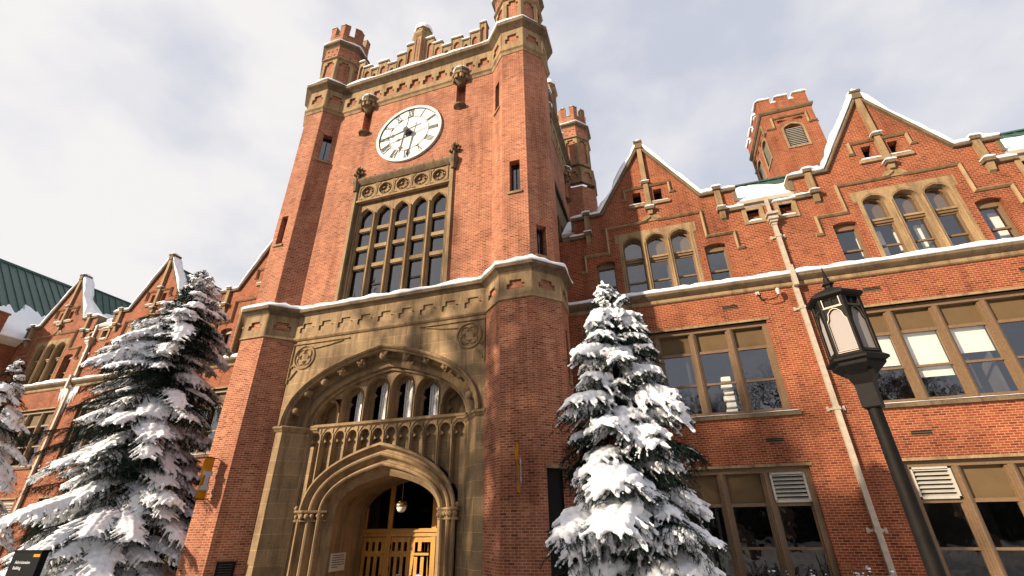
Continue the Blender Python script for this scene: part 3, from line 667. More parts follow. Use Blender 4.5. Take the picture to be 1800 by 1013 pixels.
# inner screen: tracery lunette
tr = MB(); inn = tudor(HWI, ZS - .02, ZAI, 16); LP = 1.05; heads = [5.92, 6.36, 6.62, 6.62, 6.36, 5.92]
hs = [[(c - .44, ZS)] + [(c + .44, ZS)] + pointed(.44, za - .62, za, 8, c)[::-1] for c, za in (((i - 2.5) * LP, heads[i]) for i in range(6))]
tr.fpoly(FI, inn, hs, -.10, -.44, 'stone')
for i in range(6):
    c = (i - 2.5) * LP; za = heads[i]
    tr.path(FI, [(c - .46, ZS)] + pointed(.46, za - .62, za + .03, 8, c) + [(c + .46, ZS)], [(-.025, -.10), (0, -.04), (.03, -.10)], 'stone')
    if i < 5: tr.tube([FI.P(c + LP / 2, z, -.09) for z in (ZS, min(za, heads[i + 1]) - .55)], .035, 'stone', 6)
LN = tr.build('lunette_tracery', portal)
for i in range(6):
    c = (i - 2.5) * LP; za = heads[i]; h = za - ZS; q = MB()
    # cusped inner light
    zc = za - .62
    hole = [(c - .34, ZS), (c + .34, ZS), (c + .34, zc - .10), (c + .23, zc + .0), (c + .36, zc + .10), (c + .32, zc + .30), (c + .15, zc + .38), (c, zc + .55), (c - .15, zc + .38), (c - .32, zc + .30), (c - .36, zc + .10), (c - .23, zc), (c - .34, zc - .10)]
    q.fpoly(FI, [(c - .5, ZS - .05), (c + .5, ZS - .05), (c + .5, za + .1), (c - .5, za + .1)], [hole], -.40, -.50, 'stone')
    q.build('cusped_light', LN); g = MB()
    g.pane(FI, c - .45, c + (.45 if i in (0, 5) else -.14), ZS, za, -.54, 'stone' if i in (0, 5) else 'dglass')
    if i not in (0, 5):
        g.build('glass_pane', LN); g = MB(); M.setdefault('painted_reflection', plain('leaded_glass_painted_reflection', (.78, .76, .71), .3, 0, 14, .25, .6)); g.pane(FI, c - .14, c + .45, ZS, za, -.54, 'painted_reflection')  # pale part of each pane paints in a bright reflection on the leaded glass
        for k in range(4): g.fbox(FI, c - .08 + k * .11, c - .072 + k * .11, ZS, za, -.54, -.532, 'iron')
    g.build('painted_reflection_pane' if i not in (0, 5) else 'blind_panel', LN)
# balustrade panels under the lunette
ba = MB(); n = 12; pt = 2 * HWI / n; DH = lambda u: 0
doorout = tudor(2.95, 1.95, 4.18, 16)
def hood_z(u):
    for a, b in zip(doorout, doorout[1:]):
        if a[0] <= u <= b[0]: return a[1] + (b[1] - a[1]) * (u - a[0]) / max(1e-6, b[0] - a[0])
    return GZ
ol = [(-HWI, ZS), (-HWI, 4.40)]
for i in range(n):
    c = (i - (n - 1) / 2) * pt; ol += [(c - .205, 4.40)] + pointed(.205, 4.42, 4.70, 5, c) + [(c + .205, 4.40)]
ol += [(HWI, 4.40), (HWI, ZS)]
ba.fpoly(FI, ol, [], 0, -.22, 'stone')
for i in range(n + 1):
    c = (i - n / 2) * pt
    z0 = hood_z(c) - .1 if abs(c) < 2.9 else GZ
    ba.fbox(FI, c - .055, c + .055, z0, 4.42, -.22, -.01, 'stone'); ba.fbox(FI, c - .02, c + .02, z0, 4.62, -.0, .035, 'stone')
    if i < n:
        cc_ = c + pt / 2
        for sg in (-1, 1):
            ba.fpoly(FI, [(cc_ + sg * .205, 4.50), (cc_ + sg * .205, 4.28), (cc_ + sg * .08, 4.36)], [], -.06, -.2, 'stone')
            ba.fpoly(FI, [(cc_ + sg * .24, 4.80), (cc_ + sg * .08, 4.80), (cc_ + sg * .22, 4.62)], [], .03, 0, 'stone')
ba.plan([(XC - HWI, 14.42), (XC + HWI, 14.42)], [(-.1, 4.78), (.03, 4.80), (.12, 4.86), (.12, 4.92), (.04, 4.97), (-.5, 4.97)], 'stone')
back = [(-HWI - .1, GZ), (-2.9, GZ)] + doorout + [(2.9, GZ), (HWI + .1, GZ), (HWI + .1, 4.9), (-HWI - .1, 4.9)]
ba.fpoly(FI, back, [], -.215, -.5, 'ashlar')
for s_ in (-1, 1): ba.fbox(FI, *sorted((s_ * 2.93, s_ * 3.16)), GZ, 4.2, -.6, -.04, 'ashlar')
ba.build('arcaded_panel', portal)
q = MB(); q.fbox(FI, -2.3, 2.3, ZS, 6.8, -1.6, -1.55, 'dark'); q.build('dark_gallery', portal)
# door arch: moulded orders, capitals, shafts
od = MB(); base = [(0, .12), (.03, .17), (.09, .17), (.13, .10), (.15, -.02), (.19, -.07), (.25, -.06), (.28, .0), (.33, .03), (.38, .0), (.42, -.08), (.45, -.20), (.50, -.25), (.55, -.22), (.58, -.15), (.63, -.12), (.68, -.16), (.71, -.26), (.74, -.37), (.78, -.40), (.80, -.42), (.95, -.58), (.95, -2.6)]
def order_rows(zlow, zsp, arch=True):
    rows = []
    for s_, d in base:
        hw = 2.95 - s_; za = 4.18 - s_ * 1.08
        rows.append(([FI.P(-hw, zlow, d), FI.P(-hw, zsp, d)]) + ([FI.P(u, z, d) for u, z in tudor(hw, zsp, za, 16)]) + [FI.P(hw, zsp, d), FI.P(hw, zlow, d)])
    return rows
od.grid(order_rows(GZ, 1.98), 'stone')
DA = od.build('door_arch', portal)
for s_ in (-1, 1):
    cp = MB(); cpts = [(XC + s_ * 3.05, 14.40 - .12), (XC + s_ * 2.80, 14.32), (XC + s_ * 2.45, 14.58), (XC + s_ * 2.15, 14.78)]
    if s_ > 0: cpts = cpts[::-1]
    cp.plan(cpts, [(-.12, 1.98), (.05, 1.98), (.10, 2.02), (.10, 2.08), (-.12, 2.10)], 'stone'); cp.plan(cpts, [(-.12, 1.72), (.04, 1.72), (.07, 1.75), (.03, 1.79), (-.12, 1.80)], 'stone')
    for k in range(6):
        t = (k + .5) / 6; q = resample(cpts, .01); pp = q[int(t * (len(q) - 1))]
        cp.blob((pp.x, pp.y - .05, 1.90), (.075, .075, .08), 'stone', 7, 5, amp=.8); cp.blob((pp.x, pp.y - .02, 1.82), (.05, .05, .06), 'stone', 6, 4)
    cp.blob((XC + s_ * 3.02, 14.26, 2.15), (.07, .07, .08), 'stone', 8, 5)
    cp.build('capital', DA)
# --- doors, transom, passage floor
FD = Fr((XC, 17.0, 0), (1, 0, 0)); FLOOR = -1.05
jb = MB(); vault = tudor(2.0, 1.98, 3.155, 16)
jb.fpoly(FD, [(-2.05, 1.22), (-2.05, 1.48), (2.05, 1.48), (2.05, 1.22)], [], .08, -.08, 'wood')
jb.fpoly(FD, rect(-2.03, 2.03, 1.36, 1.44), [], .14, .08, 'wood')
for c in (-.92, .92): jb.fbox(FD, c - .09, c + .09, FLOOR, 1.22, -.08, .06, 'wood'); jb.fbox(FD, c - .09, c + .09, 1.48, 3.0, -.08, .06, 'wood')
for c in (-2.0, 2.0): jb.fbox(FD, c - .06, c + .06, FLOOR, 2.2, -.08, .05, 'wood')
dfm = jb.build('door_frame', tower)
g = MB(); g.fpoly(FD, [(-2.05, 1.48)] + vault + [(2.05, 1.48)], [], 0, -.002, 'dglass'); g.build('transom_glass', dfm)
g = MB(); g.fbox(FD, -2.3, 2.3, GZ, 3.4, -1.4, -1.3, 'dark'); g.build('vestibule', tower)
FL = [(-2.01, -1.01), (-.83 + 0, .0), (0.0, .83), (1.01, 2.01)]
wins = {0: (-1.83, .268), 1: (-.71, .25), 2: (.24, .265), 3: (1.14, .265)}
for i, (a, b) in enumerate(FL):
    a += .012; b -= .012; st, pitch = wins[i]; hs = []
    for k in range(3):
        u = st + k * pitch; hs += [rect(u - .065, u + .065, .75, 1.04), rect(u - .065, u + .065, -.72, .57)]
    d = MB(); d.fpoly(FD, rect(a, b, FLOOR, 1.20), hs, .02, -.03, 'wood', back=True)
    d.fbox(FD, a + .06, b - .06, .62, .70, .02, .045, 'wood')
    dr = d.build('oak_door', tower); gg = MB(); gg.pane(FD, a + .08, b - .08, -.8, 1.1, -.010, 'dglass'); gg.build('glass_pane', dr)
    h = MB()
    for z in (.9, .2, -.6): h.tube([FD.P(a if i in (0, 1) else b, z - .06, .03), FD.P(a if i in (0, 1) else b, z + .06, .03)], .02, 'iron', 6)
    h.build('hinge', dr)
    hh = MB(); uu = b - .1 if i in (0, 1) else a + .1; hh.tube([FD.P(uu, -.35, .03), FD.P(uu, -.35, .09), FD.P(uu, 0.0, .09), FD.P(uu, 0.0, .03)], .015, 'iron', 6); hh.build('handle', dr)
fl = MB(); fl.box(XC - 3.2, XC + 3.2, 14.3, 18.3, FLOOR - .3, FLOOR, 'dark'); fl.box(XC - 4.6, XC + 4.6, 12.2, 14.3, GZ - .1, FLOOR - .012, 'weathered'); fl.build('entrance_step', tower)
# things on and in the doorway
pl = thing('wall_plaque', (XC - 2.0, 15.5, .2), 'pale stone plaque with lines of lettering on the passage wall left of the oak doors', 'plaque')
FP = Fr((XC - 2.0, 15.53, 0), (0, 1, 0)); p_ = MB(); p_.fbox(FP, -.40, .40, .22, .76, 0.002, .035, 'clockface'); p_.build('board', pl)
tl = MB(); rr = random.Random(4)
for i in range(6):
    u = -.32
    while u < .30 - (.3 if i == 5 else 0):
        wd_ = rr.uniform(.02, .06); tl.fbox(FP, u, u + wd_, .68 - i * .07, .71 - i * .07, .034, .038, 'iron'); u += wd_ + .02
tl.build('lettering', pl)
for i, (u, lab) in enumerate(((-.38, 'small white notice taped to the left door of the middle pair'), (.42, 'small white notice with a blue top taped to the right door of the middle pair'))):
    t = thing('door_notice', FD.P(u, .02, .03), lab, 'notice', 'notices taped to the oak doors'); n_ = MB(); n_.fbox(FD, u - .11, u + .11, -.20, .03, .024, .028, 'clockface'); n_.build('sheet', t)
    n_ = MB(); n_.fbox(FD, u - .08, u + .08, -.03, .0, .028, .03, 'ink'); n_.fbox(FD, u - .05, u + .05, -.1, -.085, .028, .03, 'ink')
    if i: M.setdefault('bluetop', plain('blue_tape', (.05, .12, .45))); n_.fbox(FD, u - .06, u + .06, .03, .055, .024, .03, 'bluetop')
    n_.build('print', t)
pd = thing('pendant_light', (XC + .02, 16.1, 2.1), 'brass pendant with an opal glass bowl hanging in the entrance passage', 'pendant')
M['brass'] = plain('aged_brass', (.30, .20, .08), .35, .8, 9); M['opal'] = plain('opal_glass', (.78, .74, .66), .25, 0, 3, .03)
b = MB(); b.tube([(XC, 16.1, 3.2), (XC, 16.1, 2.36)], .012, 'brass', 6); b.lathe(XC, 16.1, [(.02, 2.40), (.10, 2.34), (.19, 2.30), (.21, 2.24), (.21, 2.20), (.17, 2.18)][::-1], 'brass', 20, smooth=True)
for k in range(4): b.blob((XC + .15 * math.cos(k * 1.57), 16.1 + .15 * math.sin(k * 1.57), 2.34), (.03, .03, .04), 'brass', 6, 4)
b.build('fitting', pd); b = MB(); b.lathe(XC, 16.1, [(.17, 2.19), (.17, 2.14), (.14, 2.06), (.08, 2.01), (.01, 2.0)][::-1], 'opal', 20, smooth=True); b.build('bowl', pd)
# ------------------------------------------------------------------ the wings
YW = 17.0; G1 = .93; GP = 8.82
def seg_arch(c, hw, z0, zs, za): return [(c - hw, z0), (c + hw, z0)] + [(c + hw * math.cos(a), zs + (za - zs) * math.sin(a)) for a in [math.pi * i / 8 for i in range(9)]]
def gable_holes(c):
    H = [rect(c - .62, c - .27, 13.97, 14.62), rect(c + .27, c + .62, 13.97, 14.62)]
    H.append([(c - 1.50, 9.6), (c + 1.50, 9.6), (c + 1.50, 12.14), (c + 1.63, 12.14), (c + 1.63, 12.60), (c - 1.63, 12.60), (c - 1.63, 12.14), (c - 1.50, 12.14)])
    for s in (-1, 1): H.append(seg_arch(c + s * 2.16, .395, 9.6, 11.28, 11.40))
    H += [rect(c - 3.2, c + 3.2, 4.73, 7.95), rect(c - 3.2, c + 3.2, -.35, 3.08)]
    return H
def wing(root, fr, centres, ul, ur, seed=0):
    # wall with gables; fr puts u = 0 at world x = 0 of the right wing
    W = MB(); top = [(ul, GZ), (ur, GZ), (ur, 12.75)]
    for c in centres[::-1]: top += [(c + 3.36, 12.75), (c + 3.36, 13.72), (c + 2.05, 13.72), (c, 17.10), (c - 2.05, 13.72), (c - 3.36, 13.72), (c - 3.36, 12.75)]
    top += [(ul, 12.75)]
    gaps = [(a + b) / 2 for a, b in zip(centres, centres[1:])] + [centres[-1] + GP / 2, centres[0] - GP / 2]
    H = [h for c in centres for h in gable_holes(c)]
    for g in gaps:
        for k in (-.585, .585):
            if ul + 1 < g + k < ur - 1: H.append(rect(g + k - .24, g + k + .24, 12.08, 12.62))
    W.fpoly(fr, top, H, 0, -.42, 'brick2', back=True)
    for g in gaps:
        for k in (-.585, .585):
            if ul + 1 < g + k < ur - 1: W.fbox(fr, g + k - .26, g + k + .26, 12.0, 12.7, -.36, -.26, 'brick2')
    W.build('wall', root)
    cp = MB(); tr = MB(); sn = MB()
    prc = [(0, -.47), (0, .12), (.05, .14), (.13, .10), (.15, -.2), (.13, -.47)]
    for c in centres:
        sd = seed + c
        line = [(c - 3.45, 13.72), (c - 2.05, 13.72), (c, 17.12), (c + 2.05, 13.72), (c + 3.45, 13.72)]
        cp.path(fr, line, prc, 'weathered')
        snow_path(sn, fr, line, -.44, .12, .15, seed=sd, off=.14)
        # end returns of the kneeler and buttress strips with tapered brackets
        for s in (-1, 1):
            a, b = sorted((c + s * 3.30, c + s * 3.45)); cp.fbox(fr, a, b, 13.2, 13.72, -.45, .03, 'weathered')
            u = c + s * 2.73; tr.fbox(fr, u - .11, u + .11, 12.88, 13.86, -.02, .16, 'stone'); tr.fbox(fr, u - .17, u + .17, 12.78, 12.92, -.02, .24, 'weathered')
            tr.fpoly(Fr(fr.P(u - .10, 0, 0), -fr.N, fr.U), [(.0, 12.78), (-.17, 12.78), (-.10, 12.45), (0, 12.38)], [], .20, 0, 'stone', back=True)
            tr.fbox(fr, u - .15, u + .15, 13.84, 13.98, -.3, .22, 'weathered'); snow_path(sn, fr, [(u - .19, 13.97), (u + .19, 13.97)], -.2, .23, .10, seed=sd + s, step=.08)
            snow_path(sn, fr, [(u - .17, 12.93), (u + .17, 12.93)], 0, .23, .06, seed=sd + s + 2, step=.08)
        tr.fbox(fr, c - .10, c + .10, 13.60, 17.05, -.02, .15, 'stone'); tr.fbox(fr, c - .16, c + .16, 13.52, 13.64, -.02, .22, 'weathered'); tr.fbox(fr, c - .16, c + .16, 14.93, 15.03, -.02, .2, 'weathered')
        tr.fpoly(fr, [(c - .11, 13.52), (c + .11, 13.52), (c + .08, 13.3), (c - .08, 13.3)], [], .14, 0, 'stone')
        tr.fpoly(fr, [(c - .10, 13.32), (c + .10, 13.32), (c + .30, 13.22), (c + .42, 13.05), (c + .42, 12.98), (c - .42, 12.98), (c - .42, 13.05), (c - .30, 13.22)], [], .05, 0, 'stone')
        cp.fbox(fr, c - .15, c + .15, 17.02, 17.42, -.32, .20, 'weathered'); cp.fbox(fr, c - .19, c + .19, 17.34, 17.44, -.36, .24, 'weathered')
        p = fr.P(c, 17.47, -.05); sn.blob(p, (.22, .28, .11), 'snow', 10, 5)
        snow_path(sn, fr, [(c - .18, 15.03), (c + .18, 15.03)], 0, .2, .07, seed=sd, step=.08); snow_path(sn, fr, [(c - .2, 13.64), (c + .2, 13.64)], 0, .2, .07, seed=sd + 7, step=.08)
        lab = [(-.06, 0), (-.06, .05), (0, .12), (.06, .05), (.06, 0)]
        for s in (-1, 1):
            tr.path(fr, [(c + s * 1.13, 14.33), (c + s * .97, 14.33), (c + s * .97, 14.86), (c + s * .10, 14.86)][::s], lab, 'stone')
            tr.path(fr, [(c + s * 3.18, 11.02), (c + s * 2.98, 11.02), (c + s * 2.98, 11.76), (c + s * 1.96, 11.76), (c + s * 1.96, 13.0), (c + s * .42, 13.0)][::s], lab, 'stone')
            tr.path(fr, [(c + s * .42, 13.0), (c + s * .24, 13.02), (c + s * .10, 13.12), (c, 13.2)][::s], lab, 'stone')
            if (int(c * 10) + s) % 2: snow_path(sn, fr, [(c + s * 2.3, 11.82), (c + s * 2.62, 11.82)][::s], 0, .1, .05, seed=sd + 8, step=.08)
        tr.fbox(fr, c - .88, c + .88, 13.80, 13.93, -.02, .09, 'stone')
        for s in (-1, 1): snow_path(sn, fr, sorted([(c + s * .82, 13.93), (c + s * .14, 13.93)]), -.2, .08, .06, seed=sd + s + 4, step=.08)
        # window sills, heads
        tr.fbox(fr, c - 3.4, c + 3.4, 4.60, 4.73, -.25, .10, 'weathered'); snow_path(sn, fr, [(c - 3.35, 4.73), (c + 3.35, 4.73)], -.05, .09, .025, seed=sd + 9)
        for z in (7.95, 3.08): tr.fbox(fr, c - 3.28, c + 3.28, z, z + .085, -.3, .03, 'stone')
    # parapet between the gables
    segs = []
    for g in gaps:
        a, b = max(ul, g - 1.05), min(ur, g + 1.05)
        if b - a < .6: continue
        g_l, g_r = max(ul, g - 1.68), min(ur, g + 1.68)
        for s in (-1, 1):
            u0, u1 = sorted((g + s * 1.68, g + s * .86)); u0, u1 = max(u0, ul), min(u1, ur)
            if u1 - u0 > .2:
                tr.fbox(fr, u0 - (.0 if s > 0 else 0), u1, 12.72, 12.86, -.45, .12, 'weathered'); snow_path(sn, fr, [(u0, 12.86), (u1, 12.86)], -.4, .11, .12, seed=g + s, step=.15)
            k = g + s * .585
            if ul + 1 < k < ur - 1:
                for uu in (k - .31, k + .31): tr.fbox(fr, uu - .075, uu + .075, 11.98, 12.78, -.12, .05, 'stone')
                tr.fbox(fr, k - .24, k + .24, 11.98, 12.08, -.2, .06, 'stone'); tr.fbox(fr, k - .24, k + .24, 12.62, 12.74, -.2, .05, 'stone')
                snow_path(sn, fr, [(k - .24, 12.08), (k + .24, 12.08)], -.22, .05, .08, seed=k, step=.08)
                if s > 0: snow_path(sn, fr, [(k - .40, 12.80), (k + .42, 12.80)], -.3, .08, .08, seed=k + 3, step=.08)
    tr.build('stone_trim', root); cp.build('coping', root)
    # string course across the whole wing
    sc_ = MB(); P0, P1 = fr.P(ul, 0, 0), fr.P(ur, 0, 0)
    sc_.plan([tuple(P0.xy), tuple(P1.xy)], [(-.05, 9.25), (.10, 9.25), (.20, 9.32), (.27, 9.38), (.27, 9.48), (.1, 9.53), (-.25, 9.53)], 'weathered'); sc_.plan([tuple(P0.xy), tuple(P1.xy)], [(-.04, 9.07), (.05, 9.08), (.09, 9.12), (.09, 9.22), (.07, 9.252), (-.04, 9.252)], 'stone')
    sc_.build('string_course', root)
    snow_plan(sn, [tuple(P0.xy), tuple(P1.xy)], -.05, .28, 9.50, .17, seed=seed + 2, amp=.25)
    sn.build('snow_cover', root)
def make_windows(root, fr, c):
    # attic openings
    outp = []
    a = MB()
    for s in (-1, 1): a.fbox(fr, c + s * .445 - .18, c + s * .445 + .18, 13.95, 14.64, -.40, -.36, 'dark')
    for s in (-1, 1):
        for j in range(5): a.fbox(fr, c + s * .445 - .17, c + s * .445 + .17, 14.03 + j * .13, 14.06 + j * .13, -.36, -.30, 'iron')
    outp.append(a.build('attic_vent', root))
    # triple arched window
    t = MB(); hs = [arched(c + k * .97, .39, 9.6, 12.02, 12.36, 5) for k in (-1, 0, 1)]
    t.fpoly(fr, [(c - 1.50, 9.6), (c + 1.50, 9.6), (c + 1.50, 12.14), (c + 1.63, 12.14), (c + 1.63, 12.60), (c - 1.63, 12.60), (c - 1.63, 12.14), (c - 1.50, 12.14)], hs, .015, -.28, 'stone')
    for k in (-1, 0, 1):
        t.path(fr, arched(c + k * .97, .43, 9.6, 12.04, 12.41, 5)[1:] + [(c + k * .97 - .43, 9.6)], [(-.02, .0), (.02, .0), (0, .035)], 'stone')
    for k in (-.485, .485): t.tube([fr.P(c + k, z, .02) for z in (9.6, 11, 12.0)], .045, 'stone', 8)
    T = t.build('triple_window', root); outp.append(T)
    for k in (-1, 0, 1):
        u = c + k * .97; f = MB()
        f.fbox(fr, u - .39, u + .39, 11.20, 11.38, -.32, -.18, 'trim'); f.fbox(fr, u - .39, u + .39, 11.30, 11.38, -.2, -.13, 'stone')
        for e in (-1, 1): f.fbox(fr, *sorted((u + e * .39, u + e * .335)), 9.6, 12.3, -.32, -.22, 'trim')
        f.fbox(fr, u - .34, u + .34, 11.13, 11.20, -.30, -.24, 'trim'); f.fbox(fr, u - .34, u + .34, 10.24, 10.31, -.31, -.23, 'trim'); f.fbox(fr, u - .34, u + .34, 9.60, 9.72, -.31, -.23, 'trim')
        f.path(fr, tudor(.37, 11.98, 12.32, 5, u), [(-.05, -.32), (-.05, -.24), (.02, -.24), (.02, -.32)], 'trim')
        f.build('sash', T); g = MB(); g.pane(fr, u - .36, u + .36, 9.65, 11.2, -.27, 'glass'); g.build('glass_pane', T)
        g = MB(); g.pane(fr, u - .36, u + .36, 11.38, 12.31, -.275, 'glass'); g.build('glass_pane', T); g = MB(); g.fpoly(fr, arched(u, .37, 11.3, 11.98, 12.32, 5), [], -.36, -.38, 'panel', back=True); g.build('blind_panel', T)
    for s in (-1, 1):
        u = c + s * 2.16; f = MB()
        for e in (-1, 1): f.fbox(fr, *sorted((u + e * .395, u + e * .32)), 9.55, 11.3, -.34, -.20, 'trim')
        f.fbox(fr, u - .33, u + .33, 11.14, 11.40, -.34, -.20, 'trim'); f.fbox(fr, u - .33, u + .33, 10.23, 10.30, -.33, -.22, 'trim'); f.fbox(fr, u - .33, u + .33, 9.55, 9.70, -.33, -.22, 'trim')
        F = f.build('sash_window', root); outp.append(F); g = MB(); g.pane(fr, u - .33, u + .33, 9.6, 11.2, -.285, 'glass'); g.build('glass_pane', F)
    return outp
def big_window(root, fr, c, z0, z1, zt, zr, louver=None, blinds=(), name='window', seed=0, dk=()):
    # five lights: brown mullions, tan upper panels, sliding sashes
    f = MB(); f.fbox(fr, c - 3.2, c + 3.2, z1 - .16, z1, -.36, -.14, 'trim'); f.fbox(fr, c - 3.2, c + 3.2, z0, z0 + .08, -.36, -.16, 'trim')
    for e in (-1, 1): f.fbox(fr, *sorted((c + e * 3.2, c + e * 3.04)), z0, z1 - .16, -.36, -.14, 'trim')
    for m in (-1.926, -.642, .642, 1.926):
        f.fbox(fr, c + m - .13, c + m + .13, z0, z1 - .16, -.36, -.20, 'trim'); f.fbox(fr, c + m - .075, c + m + .075, z0, z1 - .16, -.21, -.15, 'trim')
        f.fbox(fr, c + m - .03, c + m + .03, z0, z1 - .16, -.16, -.12, 'trim')
    F = f.build(name, root)
    for i in range(5):
        u0, u1 = c - 3.04 + i * 1.24, c - 3.04 + (i + 1) * 1.24
        u0 = c - 3.04 if i == 0 else c - 3.21 + i * 1.284 + .13; u1 = c + 3.04 if i == 4 else c - 3.21 + (i + 1) * 1.284 - .13
        s = MB(); g = MB(); p = MB()
        s.fbox(fr, u0, u1, zt - .05, zt + .05, -.34, -.235, 'trim')
        if louver == i:
            for k in range(7): s.fpoly(Fr(fr.P(u0 + .06, 0, 0), -fr.N, fr.U), [(.30, zt + .17 + k * .115), (.17, zt + .10 + k * .115), (.17, zt + .12 + k * .115), (.30, zt + .20 + k * .115)], [], u1 - u0 - .12, 0, 'louver', back=True)
            for a, b, y0, y1 in ((u0, u0 + .06, zt + .05, z1 - .16), (u1 - .06, u1, zt + .05, z1 - .16), (u0, u1, zt + .05, zt + .11), (u0, u1, z1 - .22, z1 - .16)): s.fbox(fr, a, b, y0, y1, -.32, -.15, 'louver')
            s.build('louver', F); s = MB()
        p.fbox(fr, u0, u1, zt + .05, z1 - .16, -.335, -.315, 'dark' if louver == i else 'panel')
        s.fbox(fr, u0, u1, zr - .035, zr + .035, -.33, -.24, 'trim'); s.fbox(fr, u0, u0 + .035, z0, zt, -.33, -.25, 'trim'); s.fbox(fr, u1 - .035, u1, z0, zt, -.33, -.25, 'trim')
        g.pane(fr, u0, u1, z0 + .05, zt, -.295, 'glass')
        s.build('sash', F); g.build('glass_pane', F); p.build('blind_panel', F)
        if i in dict(blinds):
            zb = dict(blinds)[i]; q = MB(); n = int((zt - zb) / .05)
            q.fpoly(fr, rect(u0 + .02, u1 - .02, zb, zt), [], -.42, -.44, 'blind', back=True)
            for k in range(n): q.fbox(fr, u0 + .02, u1 - .02, zb + k * .05, zb + k * .05 + .006, -.425, -.41, 'blind')
            q.build('roller_blind', F)
    return F
def rooms(root, fr, ul, ur):
    q = MB(); q.fbox(fr, ul + .1, ur - .1, GZ, 13.1, -4.2, -4.0, 'room')
    for z in (GZ, 3.5, 4.3, 8.3, 9.3, 13.05): q.fbox(fr, ul + .1, ur - .1, z, z + .06, -4.0, -.45, 'room')
    u = ul + .2
    while u < ur: q.fbox(fr, u, u + .08, GZ, 13.0, -4.0, -.45, 'room'); u += GP / 2
    return q.build('interior', root)
def roofs(root, x0, x1, centres, yw, seed=0, leftview=False):
    q = MB(); sn = MB(); s2 = math.sqrt(.5); e = 13.10; L = 5.15
    RF = Fr((0, yw + .30, e), (1, 0, 0), (0, s2, s2)); RB = Fr((0, yw + .30 + 2 * L * s2, e), (-1, 0, 0), (0, -s2, s2))
    q.fpoly(RF, rect(x0, x1, 0, L), [], 0, -.06, 'green'); q.fpoly(RB, rect(-x1, -x0, 0, L), [], 0, -.06, 'green')
    x = x0
    while x < x1: q.fbox(RF, x, x + .03, 0, L, 0, .045, 'green'); x += .45
    rx = Vector((0, yw + .30 + L * s2, e + L * s2)); q.box(x0, x1, rx.y - .12, rx.y + .12, rx.z - .03, rx.z + .05, 'green')
    zt = 16.75; ye = rx.y + .3
    for c in centres:
        hw = 2.55; sl = math.hypot(hw, zt - 12.9)
        for s in (-1, 1):
            T = Vector((0, s * 1.0, 0)); U = Vector((-s * hw, 0, zt - 12.9)); F = Fr((c + s * hw, yw + .42, 12.9), T, U)
            u1 = (ye - yw - .42) * s; a, b = sorted((0, u1)); q.fpoly(F, rect(a, b, 0, sl), [], 0, -.05, 'green')
            u = a
            while u < b: q.fbox(F, u, u + .03, 0, sl, 0, .045, 'green'); u += .45
            n = 16; top = [(a + (b - a) * i / n, (sl * (.50 if leftview else .35)) * (1 + wob(seed + c, i * .35, .4))) for i in range(n + 1)]
            sn.fpoly(F, [(a, 0), (b, 0)] + top[::-1], [], .16, .0, 'snow')
        q.box(c - .08, c + .08, yw + .4, ye, zt - .04, zt + .04, 'green')
    n = int((x1 - x0) / .18); top = []
    for i in range(n + 1):
        x = x0 + (x1 - x0) * i / n; top.append((x, max(.15, (2.7 if not leftview else 2.2) + wob(seed + 1, x, .7))))
    sn.fpoly(RF, [(x0, -.12), (x1, -.12)] + top[::-1], [], .26, -.02, 'snow')
    g = MB(); g.plan([(x0, yw + .28), (x1, yw + .28)], [(-.1, 12.86), (.06, 12.90), (.12, 13.0), (.22, 13.04), (.26, 13.16), (-.1, 13.18)], 'gutter')
    for gx in [(a + b) / 2 for a, b in zip(centres, centres[1:])]: pass
    rf = q.build('roof', root); sn.build('snow_cover', rf); g.build('gutter', root)
def downpipe(root, fr, u):
    q = MB(); pf = lambda pts, wd=.075, mt='pipe': [q.fbox(fr, u + a - wd, u + a + wd, z0, z1, d0, d1, mt) for a, z0, z1, d0, d1 in pts]
    pf([(0, GZ, 9.08, .05, .17), (0, 9.72, 11.72, .05, .17), (0, 9.0, 9.8, .20, .36)])
    pf([(0, 12.2, 13.1, .04, .14)], .06)
    P = q.build('downpipe', root)
    h = MB()
    for z0, z1, a in ((11.70, 11.80, .09), (11.80, 11.90, .13), (11.90, 12.02, .17), (12.02, 12.10, .14), (12.10, 12.20, .20)): h.fbox(fr, u - a, u + a, z0, z1, .02, .06 + a * 1.5, 'pipe')
    h.build('hopper', P)
    for z in (11.2, 8.2, 4.7, 1.3):
        b = MB()
        b.fbox(fr, u - .24, u + .24, z - .035, z + .035, 0.0, .045, 'pipe'); b.fbox(fr, u - .10, u + .10, z - .05, z + .05, .0, .19, 'pipe')
        for e in (-.22, .22): b.fbox(fr, u + e - .035, u + e + .035, z - .07, z + .07, 0, .05, 'pipe')
        b.build('bracket', P)
    s = MB(); s.blob(fr.P(u, 12.22, .16), (.2, .17, .06), 'snow', 8, 4); s.build('snow_cover', P)
def vent(root, fr, u, z):
    v = MB(); v.fbox(fr, u - .25, u + .25, z - .055, z + .055, -.02, .02, 'dark'); v.fbox(fr, u - .25, u + .25, z - .006, z + .006, .02, .03, 'weathered'); v.fbox(fr, u - .27, u + .27, z - .075, z - .055, 0, .03, 'weathered'); v.build('air_vent', root)

